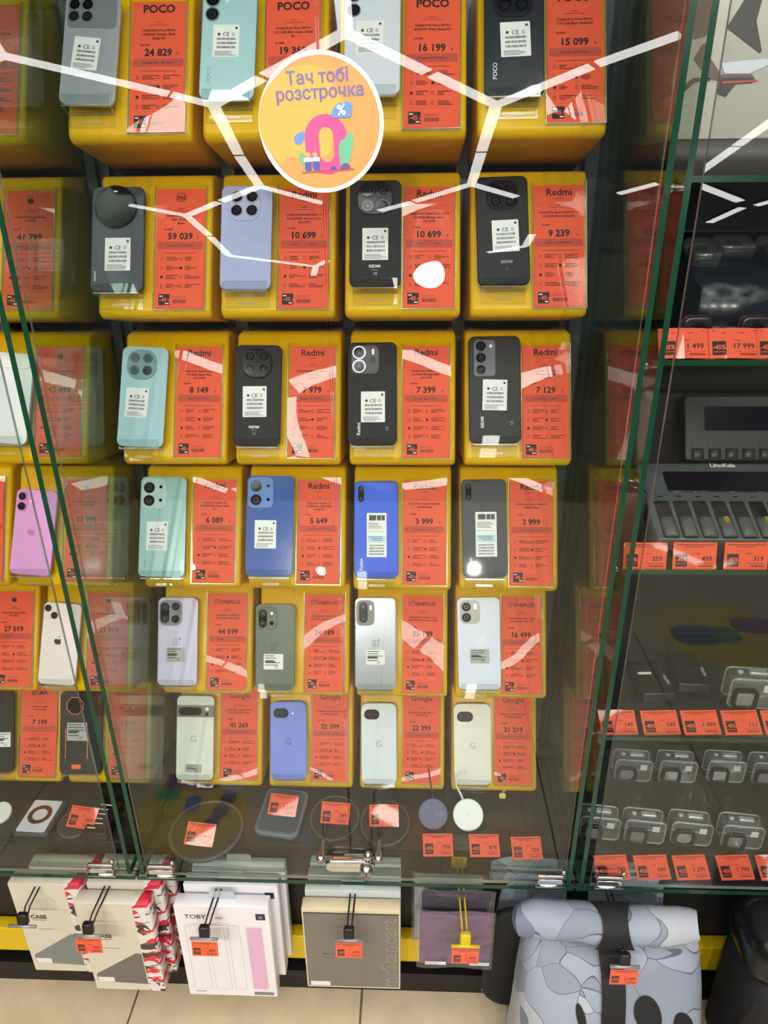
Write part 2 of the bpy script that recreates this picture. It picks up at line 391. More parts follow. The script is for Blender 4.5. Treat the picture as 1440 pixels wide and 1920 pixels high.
MB().add(box(-.001, .001, -.027, -.0262, .009, .018), 0, T((.031, 0, 0))).build('keyhole', BLK, lk)
MB().add(lathe([(.0, 0), (.009, 0), (.0075, .012), (.003, .018), (.0, .018)], 16), 0, T((.034, -.006, .03))).build('cap', CHROME, lk)

# ------------------------------------------------------------------ round sticker on the left door
p = atY(602, 232, GY-.0096)
st = thing('round_sticker', 'round orange sticker with a pink zero and purple lettering on the glass door', 'sticker', T((p.x, p.y, p.z)) @ RX(90) @ RZ(3))
rs = .0735
MB().add(slab(circ(rs, 56), 0, .0003)).build('backing', mat('sticker_white', (250, 249, 244), rough=.4, var=0), st)
b = MB(); z = .0005
b.add(flat(circ(rs*.935, 56), z), 0)
o = [(math.cos(R_(a))*rs*.93*(1 if 55 < a < 250 else .72+.1*math.sin(R_(a*3))), math.sin(R_(a))*rs*.93*(1 if 62 < a < 240 else .72)) for a in range(0, 360, 8)]
b.add(flat([(-.2*rs+x*.85, .05*rs+y*.82) for x, y in o], z+.0002), 1)
b.build('background', [mat('st_orange', (232, 166, 90), var=0), mat('st_yellow', (230, 188, 88), var=0)], st)
pr_ = MB(); z = .0010
cxs, cys = .06*rs, -.3*rs
pr_.add(annul(rrect(.68*rs, .86*rs, .33*rs, 8, cxs, cys), rrect(.23*rs, .5*rs, .115*rs, 8, cxs, cys+.0*rs), z), 0)
for q_, (ex, ey, er) in enumerate(((.33, .17, .1), (.44, .2, .08), (.25, .15, .06))): pr_.add(flat(circ(er*rs, 20, ex*rs, ey*rs), z+.0003+.00012*q_), 1)
pr_.add(flat(rrect(.32*rs, .1*rs, .05*rs, 5, .34*rs, .11*rs), z+.0007), 1)
for q_, (ex, ey, er) in enumerate(((-.38, -.2, .08), (-.32, -.16, .07))): pr_.add(flat(circ(er*rs, 20, ex*rs, ey*rs), z-.0002+.0001*q_), 1)
pr_.add(flat([(x*rs, y*rs) for x, y in ((.26, -.62), (.25, -.35), (.3, -.25), (.36, -.24), (.42, -.14), (.49, -.16), (.5, -.28), (.44, -.5), (.38, -.62))], z+.0003), 2)
pr_.add(flat([(x*rs, y*rs) for x, y in ((-.28, -.68), (-.37, -.55), (-.4, -.42), (-.35, -.38), (-.27, -.48), (-.24, -.6))], z+.0003), 2)
for gx in (-.265, -.13): pr_.add(rect((gx-.05)*rs, (gx+.05)*rs, -.66*rs, -.5*rs, z+.0006), 3)
pr_.add(rect(-.33*rs, -.07*rs, -.53*rs, -.47*rs, z+.0008), 4)
for gx in (-.25, -.14): pr_.add(flat(circ(.04*rs, 14, gx*rs, -.43*rs), z+.0008), 5)
for gx, gr in ((.14, .055), (.34, .08)): pr_.add(flat([(gx*rs+gr*rs*math.cos(R_(a)), -.665*rs+gr*rs*math.sin(R_(a))) for a in range(0, 181, 15)], z+.0006), 6)
pr_.add(rect(-.38*rs, .48*rs, -.69*rs, -.672*rs, z+.0004), 7)
pr_.build('picture', [mat('st_pink', (232, 84, 152), var=0), mat('st_blue', (112, 158, 222), var=0), mat('st_green', (118, 196, 150), var=0), mat('st_navy', (80, 100, 176), var=0),
                      WHT, mat('st_peach', (246, 190, 110), var=0), mat('st_purple', (98, 92, 160), var=0), mat('st_red', (206, 74, 110), var=0)], st)
tx = MB(); tx.add(text('Тач тобі', .0185, -.0*rs, .56*rs, z, bold=.022)); tx.add(text('розстрочка', .0185, .02*rs, .35*rs, z, bold=.022)); tx.add(text('%', .015, .34*rs, .10*rs, z+.0012, bold=.03), 1)
tx.build('lettering', [mat('st_text', (134, 118, 170), var=0), WHT], st)

# ------------------------------------------------------------------ yellow display boxes
ct, st_ = math.cos(R_(TILT)), math.sin(R_(TILT)); FL = .213
def face(x, z): # x right, y up the sloping face, z out of it
    m = Matrix(((1, 0, 0), (0, st_, -ct), (0, ct, st_))).to_4x4(); m.translation = (x, YF, z); return m
def box_mesh(drop=.037):
    # side profile in (depth, height), front lower lip rounded; then rounded side rims
    p = []; r = .014; dep = YB-.001-YF
    # arc between the underside (running back and down) and the face (running back and up)
    a0, a1 = R_(193+77), R_(180-TILT)
    c = (r*1.08, .0015)
    un = math.atan2(-drop, dep)
    n0 = un-math.pi/2; n1 = math.pi-R_(TILT)+0.0
    n1 = math.pi-R_(TILT); n0 = un-math.pi/2+2*math.pi
    arc = [(c[0]+r*math.cos(n0+(n1-n0)*k/6), c[1]+r*math.sin(n0+(n1-n0)*k/6)) for k in range(7)]
    top = (arc[-1][0]+FL*st_, arc[-1][1]+FL*ct)
    o = [(dep, arc[0][1]-drop)]+arc[:1]+arc[1:]+[(top[0]-.004*st_, top[1]-.004*ct), (top[0]+.003, top[1]), (dep, top[1]+.002)]
    # orientation: make it counter-clockwise in (depth,height)
    ar = sum(o[i-1][0]*o[i][1]-o[i][0]*o[i-1][1] for i in range(len(o)))
    if ar < 0: o = o[::-1]
    w = .182
    g = slab(o, -w/2, w/2, .007, .007, 3)
    b = MB().add(g, 0, Matrix(((0, 0, 1, 0), (1, 0, 0, 0), (0, 1, 0, 0), (0, 0, 0, 1))))
    return b.mesh('body', YEL)
BODY = box_mesh(); BODY_LOW = box_mesh(.012)
def rest_mesh(w):
    b = MB(); t = .0022; h = w/2
    def plate(x0, x1, y0, y1, z0, z1, thin):
        v, f = box(x0, x1, y0, y1, z0, z1); nm = ['z', 'z', 'y', 'y', 'x', 'x']
        o = len(b.v); b.v += v; b.f += [tuple(i+o for i in q) for q in f]; b.m += [0 if n == thin else 1 for n in nm]; b.s += [False]*6
    plate(-h, h, -.022, .09, .0012, .0012+t, 'z')          # back sheet on the yellow face
    plate(-h, h, -.004, -.004+t, .0036, .025, 'y')         # ledge
    plate(-h, h, -.0038, .012, .0252, .0252+t, 'z')        # front lip
    b.add(annul(rrect(.03, .0035, .0017, 3, 0, -.015), rrect(.027, .0015, .0007, 3, 0, -.015), .0037), 1)
    return b.mesh('phone_rest', [ACR, AEDGE])
REST = {}
def pocket_mesh():
    b = MB(); w, h = .083, .2
    n = 10; v = []; f = []
    for j in range(n+1):
        for i in range(5):
            x = -w/2+w*i/4; y = h*j/n; v.append((x, y, .0062+.00016*math.sin(j*.8+i*.5)))
    for j in range(n):
        for i in range(4): f.append((j*5+i, j*5+i+1, j*5+6+i, j*5+5+i))
    b.add((v, f, [True]*len(f)), 0)
    for x0, x1, y0, y1 in ((-w/2-.0006, -w/2, -.001, h), (w/2, w/2+.0006, -.001, h), (-w/2, w/2, -.0008, 0)): b.add(box(x0, x1, y0, y1, .001, .0062), 1)
    return b.mesh('tag_pocket', [FILM, AEDGE])
POCK = pocket_mesh()
def rnd(s): return mat('ph_%d_%d_%d' % s, s, rough=.22, var=.03, scale=20, coat=.3)

# ------------------------------------------------------------------ price tags
def tag_print(b, brand, lines, old, price, credit, w, h):
    X = lambda f: (f-.5)*w
    Y = lambda f: h*(1-f)
    z = .0003
    if brand == 'POCO': b.add(text('POCO', .0165, 0, Y(.085), z, bold=.035, maxw=w*.72), 0)
    elif brand == 'Redmi': b.add(text('Redmi', .0158, 0, Y(.085), z, bold=.02), 0); b.add(text('by Xiaomi', .0034, 0, Y(.115), z), 0)
    elif brand == 'mi':
        b.add(annul(rrect(.0155, .0135, .0055, 5, 0, Y(.07)), rrect(.0135, .0115, .0045, 5, 0, Y(.07)), z), 0)
        b.add(text('mi', .012, 0, Y(.07)-.0035, z, bold=.02), 0)
    elif brand == 'ONEPLUS':
        b.add(annul(rrect(.0092, .0092, .0002, 1, X(.2), Y(.085)), rrect(.0078, .0078, .0002, 1, X(.2), Y(.085)), z), 0)
        b.add(text('1', .0075, X(.2), Y(.085)-.0027, z, bold=.02), 0); b.add(text('+', .006, X(.2)+.0052, Y(.085)+.003, z, bold=.04), 0)
        b.add(text('ONEPLUS', .0098, X(.29), Y(.085)-.0035, z, 'L', bold=.02, maxw=w*.57), 0)
    elif brand == 'Google': b.add(text('Google', .0155, 0, Y(.095), z, bold=.006), 0)
    elif brand == 'apple': b.add(apple(.012, 0, Y(.085), z), 0)
    elif brand: b.add(text(brand, .0125, 0, Y(.09), z, bold=.02, maxw=w*.8), 0)
    nm = brand if brand not in ('mi', 'apple') else ('Xiaomi' if brand == 'mi' else 'Apple')
    b.add(text(nm or '', .0034, 0, Y(.168), z), 0) if nm else None
    b.add(rect(-.18*w, .18*w, Y(.183), Y(.1805), z), 0)
    for k, l in enumerate(lines): b.add(text(l, .0048, 0, Y(.232+.031*k), z, bold=.026, maxw=w*.9), 0)
    yo = .335 if len(lines) < 3 else .345
    if old: b.add(text(old, .0046, X(.17), Y(yo), z, 'L', bold=.01), 0); b.add(rect(X(.155), X(.34), Y(yo)+.0012, Y(yo)+.0016, z+.0001), 0)
    b.add(text(price, .0145, X(.5), Y(.42), z, bold=.034), 0); b.add(text('₴', .0048, X(.86), Y(.415), z), 0)
    b.add(flat(rrect(.93*w, .0125, .003, 3, 0, Y(.472)), z*.6), 1)
    if credit: b.add(text('Кредит від %s ₴/міс' % credit, .0042, 0, Y(.48), z, bold=.006, maxw=w*.7), 0)
    b.add(rect(-.33*w, .33*w, Y(.538), Y(.535), z), 0)
    rr = random.Random(price+str(lines))
    for c, xi in enumerate((.13, .52)):
        for k in range(4):
            yy = Y(.585+.076*k); xc = X(xi)
            if (k+c) % 3 == 2: b.add(flat(circ(.0024, 10, xc, yy), z), 0)
            else: b.add(annul(rrect(.0038, .0048, .0008, 1, xc, yy), rrect(.0028, .0038, .0006, 1, xc, yy), z), 0)
            for q in range(3):
                L = rr.uniform(.1, .32)*w; xs = X(xi+.085); b.add(rect(xs, min(xs+L, X(.95)), yy+.0021-q*.0024, yy+.0031-q*.0024, z), 0)
    b.add(flat(rrect(.0178, .0178, .0004, 1, X(.19), Y(.925)), z*.6), 0)
    b.add(text('-45', .0088, X(.175), Y(.93)-.002, z*1.5, bold=.03), 2); b.add(text('%', .0048, X(.285), Y(.93)-.0018, z*1.5, bold=.02), 2)
    for cx, cy in ((.13, .897), (.25, .957)): b.add(flat(rrect(.006, .0018, .0009, 3, X(cx), Y(cy)), z*1.5), 3)
    b.add(rect(X(.36), X(.63), Y(.9), Y(.898), z), 0); b.add(rect(X(.36), X(.58), Y(.912), Y(.91), z), 0)
    x = X(.37)
    while x < X(.64):
        d = rr.choice((.0004, .0006, .0009)); b.add(rect(x, x+d, Y(.955), Y(.925), z), 0); x += d+rr.choice((.0005, .0008))
PRN = [INK, BAND, ORG, WHT]
def price_tag(Mx, label, brand, lines, old, price, credit, w=.0785, h=.193, wave=.0):
    ph = random.uniform(0, 6)
    df = lambda p: (p[0]+wave*.9*math.sin(p[1]*38+ph), p[1], p[2]+wave*(math.sin(p[1]*45+ph)+.6*math.sin(p[0]*40+ph)))
    root = thing('price_tag', label, 'price tag', Mx, 'tall price tags beside the phones')
    b = MB(); n = 16; v = []; f = []
    for j in range(n+1):
        for i in range(5): v.append((-w/2+w*i/4, h*j/n, 0))
    for j in range(n):
        for i in range(4): f.append((j*5+i, j*5+i+1, j*5+6+i, j*5+5+i))
    b.add((v, f, [True]*len(f)))
    m = len(v); b.add(([(x, y, -.0004) for x, y, _ in v], [tuple(reversed(q)) for q in f], [True]*len(f)))
    pa = b.build('paper', ORG, root, deform=df)
    b = MB(); tag_print(b, brand, lines, old, price, credit, w, h); b.build('print', PRN, pa, deform=df)
    return root

# ------------------------------------------------------------------ phones
def label_ce(b, w, h):
    """white approval label with symbols, three bar codes and fine print"""
    b.add(flat(rrect(w, h, .001, 2), 0), 0); z = .0002
    b.add(text('CE', h*.17, 0, h*.14, z, bold=.01), 1)
    b.add(flat(circ(h*.045, 10, -w*.27, h*.2), z), 1); b.add(annul(rrect(h*.07, h*.09, .0003, 1, w*.27, h*.2), rrect(h*.045, h*.06, .0002, 1, w*.27, h*.2), z), 1)
    b.add(rect(w*.34, w*.43, h*.36, h*.43, z), 1)
    for k in range(3):
        yy = h*(.07-.13*k); x = -w*.34
        while x < w*.36:
            d = random.choice((.0003, .0005, .0008))*w/.036; b.add(rect(x, x+d, yy-h*.05, yy+h*.018, z), 1); x += d+random.choice((.0003, .0005))*w/.036
    for k in range(4): b.add(rect(-w*.42, w*random.uniform(.1, .42), -h*(.335+.04*k), -h*(.322+.04*k), z), 1)
def label_tall(b, w, h):
    b.add(flat(rrect(w, h, .0006, 1), 0), 0); z = .0002
    for k, (x, ww) in enumerate(((-.2, .36), (.12, .2), (.33, .18))): b.add(rect((x-ww/2)*w, (x+ww/2)*w, h*.33, h*.45, z), 1)
    for k in range(4): b.add(rect(-w*.42, w*random.uniform(.0, .38), h*(.26-.035*k), h*(.272-.035*k), z), 1)
    b.add(rect(-w*.45, w*.45, h*.075, h*.08, z), 1)
    b.add(rect(-w*.44, w*.44, -h*.17, -h*.02, z*.5), 2)
    for k in range(3): b.add(rect(-w*.4+.1*w*k, w*.3, -h*(.05+.04*k), -h*(.035+.04*k), z), 3)
    for k in range(4):
        x = -w*.38; yy = -h*(.22+.065*k)
        while x < w*.36:
            d = random.choice((.0003, .0005, .0008)); b.add(rect(x, x+d, yy-h*.035, yy, z), 1); x += d+random.choice((.0003, .0005))
def label_small(b, w, h):
    b.add(flat(rrect(w, h, .0008, 1), 0), 0); z = .0002
    for k in range(5): b.add(rect(-w*.43, w*random.uniform(-.1, .4), h*(.36-.15*k), h*(.41-.15*k), z), 1)
    b.add(rect(-w*.43, w*.1, -h*.05, h*.05, z), 1); b.add(text('CE', h*.22, w*.15, -h*.42, z, bold=.01), 1)

def phone(Mx, name, label, w, h, rgb, isl=(), lens=(), pill=(), flash=(), dots=(), lab=None, texts=(), logo=None, rc=.0105, frm=None, extra=None, texbump=0, rough=.24, metal=0):
    """x right, y up from the lower edge, z towards the viewer; camera parts are given in units of the width, from the upper left"""
    root = thing(name, label, 'phone', Mx, 'phones on the display wall')
    th = .0082
    back = mat('back_%d_%d_%d' % rgb, rgb, rough=rough, var=.05, scale=25, coat=.1 if not texbump else 0, bump=texbump, bscale=900, metal=metal, spec=.3)
    fc = frm or tuple(int(c*.86) for c in rgb)
    fm = mat('rim_%d_%d_%d' % fc, fc, rough=.25, metal=.35, var=.03)
    ol = rrect(w, h, rc, 5, 0, h/2)
    MB().add(slab(ol, 0, th-.0006, .0022, 0, 3)).build('frame', fm, root)
    MB().add(slab(inset(ol, .0004), th-.0007, th, 0, .0011, 2)).build('back_cover', back, root)
    PX = lambda x: (x-.5)*w
    PY = lambda y: h-y*w
    top = th
    host = root
    for k, (kind, x, y, iw, ih, r, hh, c) in enumerate(isl):
        im = c if not isinstance(c, tuple) else mat('isl_%d_%d_%d' % c, c, rough=.14, var=.03, spec=.3)
        o = rrect(iw*w, ih*w, r*w, 6, PX(x), PY(y)) if kind == 'r' else circ(iw*w/2, 40, PX(x), PY(y))
        host = MB().add(slab(o, th-.0002, th+hh, 0, min(.0009, hh*.5), 2)).build('camera_island', im, root); top = max(top, th+hh)
    for x, y, r, ring in lens:
        c = (PX(x), PY(y)); rm = ring if not isinstance(ring, tuple) else mat('ring_%d_%d_%d' % ring, ring, rough=.15, metal=.8, var=0)
        L = MB().add(frame(circ(r*w, 26, *c), r*w*.16, top-.0002, top+.0014), 0).build('lens_ring', rm, host)
        g = MB().add(slab(circ(r*w*.86, 26, *c), top-.0002, top+.001, 0, .0003, 1), 0)
        g.add(annul(circ(r*w*.5, 20, *c), circ(r*w*.36, 20, *c), top+.00105), 1); g.add(flat(circ(r*w*.2, 14, *c), top+.00105), 2)
        g.build('lens', [LENS, LENSIN, mat('lens_pupil', (30, 34, 62), rough=.1, var=0)], L if host is root else host)
    for x, y, pw, phh in pill:
        r = min(pw, phh)/2*w*.98
        b = MB().add(slab(rrect(pw*w, phh*w, r, 8, PX(x), PY(y)), top-.0003, top+.0011, 0, .0005, 2), 0)
        vert = phh > pw; dd = (max(pw, phh)-min(pw, phh))/2*w
        for sgn in (-1, 1):
            cx, cy = (PX(x), PY(y)+sgn*dd) if vert else (PX(x)+sgn*dd, PY(y))
            b.add(annul(circ(r*.72, 20, cx, cy), circ(r*.6, 20, cx, cy), top+.00118), 1); b.add(flat(circ(r*.3, 14, cx, cy), top+.00118), 1)
        b.build('lens_window', [BLKG, LENSIN], host)
    for x, y, fwid, fh in flash:
        MB().add(slab(rrect(fwid*w, fh*w, min(fwid, fh)*w*.49, 5, PX(x), PY(y)), top-.0003, top+.0004)).build('flash', FLASHM, root)
    for x, y, r in dots:
        MB().add(slab(circ(r*w, 16, PX(x), PY(y)), top-.0003, top+.0004)).build('sensor', BLKG, root)
    if lab:
        kind, x, y, lw, lh, rot = lab
        b = MB(); {'ce': label_ce, 'tall': label_tall, 'small': label_small, 'white': label_small}[kind](b, lw*w, lh*w)
        Ml = T((PX(x), PY(y), th+.0003)) @ RZ(rot)
        for i in range(len(b.v)): b.v[i] = tuple(Ml @ Vector(b.v[i]))
        b.build('paper_label', [LABG if kind == 'small' else LABW, mat('label_ink', (52, 52, 54), var=0), mat('label_blue', (188, 214, 228), var=0), mat('label_blue_ink', (60, 110, 150), var=0)], root)
    if texts or logo:
        b = MB(); z = th+.00015; mats = []
        for s, x, y, size, rot, c, bold in texts:
            m = mat('txt_%d_%d_%d' % c, c, rough=.35, var=0)
            if m not in mats: mats.append(m)
            b.add(text(s, size, PX(x), PY(y), z, rot=rot, bold=bold), mats.index(m))
        if logo:
            kind, x, y, c = logo; m = mat('txt_%d_%d_%d' % c, c, rough=.25, var=0)
            if m not in mats: mats.append(m)
            i = mats.index(m); X, Y = PX(x), PY(y)
            if kind == '1+':
                b.add(annul(rrect(.0118, .0118, .0002, 1, X, Y), rrect(.0098, .0098, .0002, 1, X, Y), z), i)
                b.add(text('1', .0105, X, Y-.0037, z, bold=.03), i); b.add(text('+', .009, X+.0068, Y+.0035, z, bold=.04), i)
            elif kind == 'G': b.add(text('G', .019, X, Y-.006, z, bold=.015), i)
            elif kind == 'apple': b.add(apple(.0165, X, Y, z), i)
        b.build('marking', mats, root)
    if extra: extra(root, w, h, th, PX, PY)
    return root

def quad(xs, ys, r, ring): return [(x, y, r, ring) for y in ys for x in xs]
SIL = (205, 210, 215); DK = (58, 60, 64); WTX = (214, 216, 218)
def e11(root, w, h, th, PX, PY):
    MB().add(slab(rrect(.9*w, .56*w, .006, 4, PX(.5), PY(.32)), th-.0001, th+.0004, 0, .0003, 1)).build('camera_panel', mat('panel_grey', (120, 126, 132), rough=.15, var=.04), root)
def e21(root, w, h, th, PX, PY):
    c = (PX(.465), PY(.4))
    MB().add(frame(circ(.4*w, 44, *c), .0022, th, th+.005)).build('lens_ring', mat('ring_dark', (48, 48, 52), rough=.25, metal=.9), root)
    b = MB().add(slab(circ(.375*w, 44, *c), th, th+.0046, 0, .0006, 2), 0)
    for dx, dy, r in ((-.16, .12, .07), (.16, .12, .07), (-.16, -.15, .08), (.14, -.15, .08)):
        b.add(annul(circ(r*w, 20, c[0]+dx*w, c[1]+dy*w), circ(r*w*.8, 20, c[0]+dx*w, c[1]+dy*w), th+.00465), 1)
    b.add(rect(c[0]-.03*w, c[0]+.04*w, c[1]+.27*w, c[1]+.3*w, th+.00465), 2)
    b.build('lens_disc', [BLKG, mat('disc_ring', (24, 24, 28), rough=.2, var=0), FLASHM], root)
def e60(root, w, h, th, PX, PY):
    om = mat('orange_trim', (236, 132, 84), rough=.3, var=.03); c = (PX(.37), PY(.32)); o = [(c[0]+.215*w*math.cos(R_(22.5+45*k)), c[1]+.215*w*math.sin(R_(22.5+45*k))) for k in range(8)]
    MB().add(slab(o, th, th+.003, 0, .001, 2)).build('camera_island', BLKG, root)
    MB().add(frame(o, .0013, th, th+.0036)).build('trim_ring', om, root)
    for x in (.14, .66): MB().add(box(PX(x)-.0007, PX(x)+.0007, PY(1.55), PY(.85), th, th+.0006)).build('trim_line', om, root)
    MB().add(slab(rrect(.22*w, .1*w, .002, 2, PX(.4), PY(1.74)), th, th+.001, 0, .0004, 1)).build('foot_badge', mat('orange_badge', (240, 110, 60), rough=.4), root)
def e61(root, w, h, th, PX, PY):
    MB().add(slab(rrect(w*1.005, .31*w, .003, 3, 0, PY(.4)), th-.0003, th+.0024, 0, .0009, 2)).build('camera_bar', mat('bar_grey', (150, 148, 132), rough=.2, metal=.7, var=.03), root)
    MB().add(slab(rrect(.62*w, .21*w, .1*w, 8, PX(.375), PY(.4)), th+.002, th+.0029, 0, .0004, 1)).build('lens_window', BLKG, root)
    MB().add(slab(circ(.05*w, 16, PX(.82), PY(.34)), th+.002, th+.0028)).build('flash', FLASHM, root)
    MB().add(slab(circ(.045*w, 16, PX(.82), PY(.47)), th+.002, th+.0028)).build('sensor', BLKG, root)

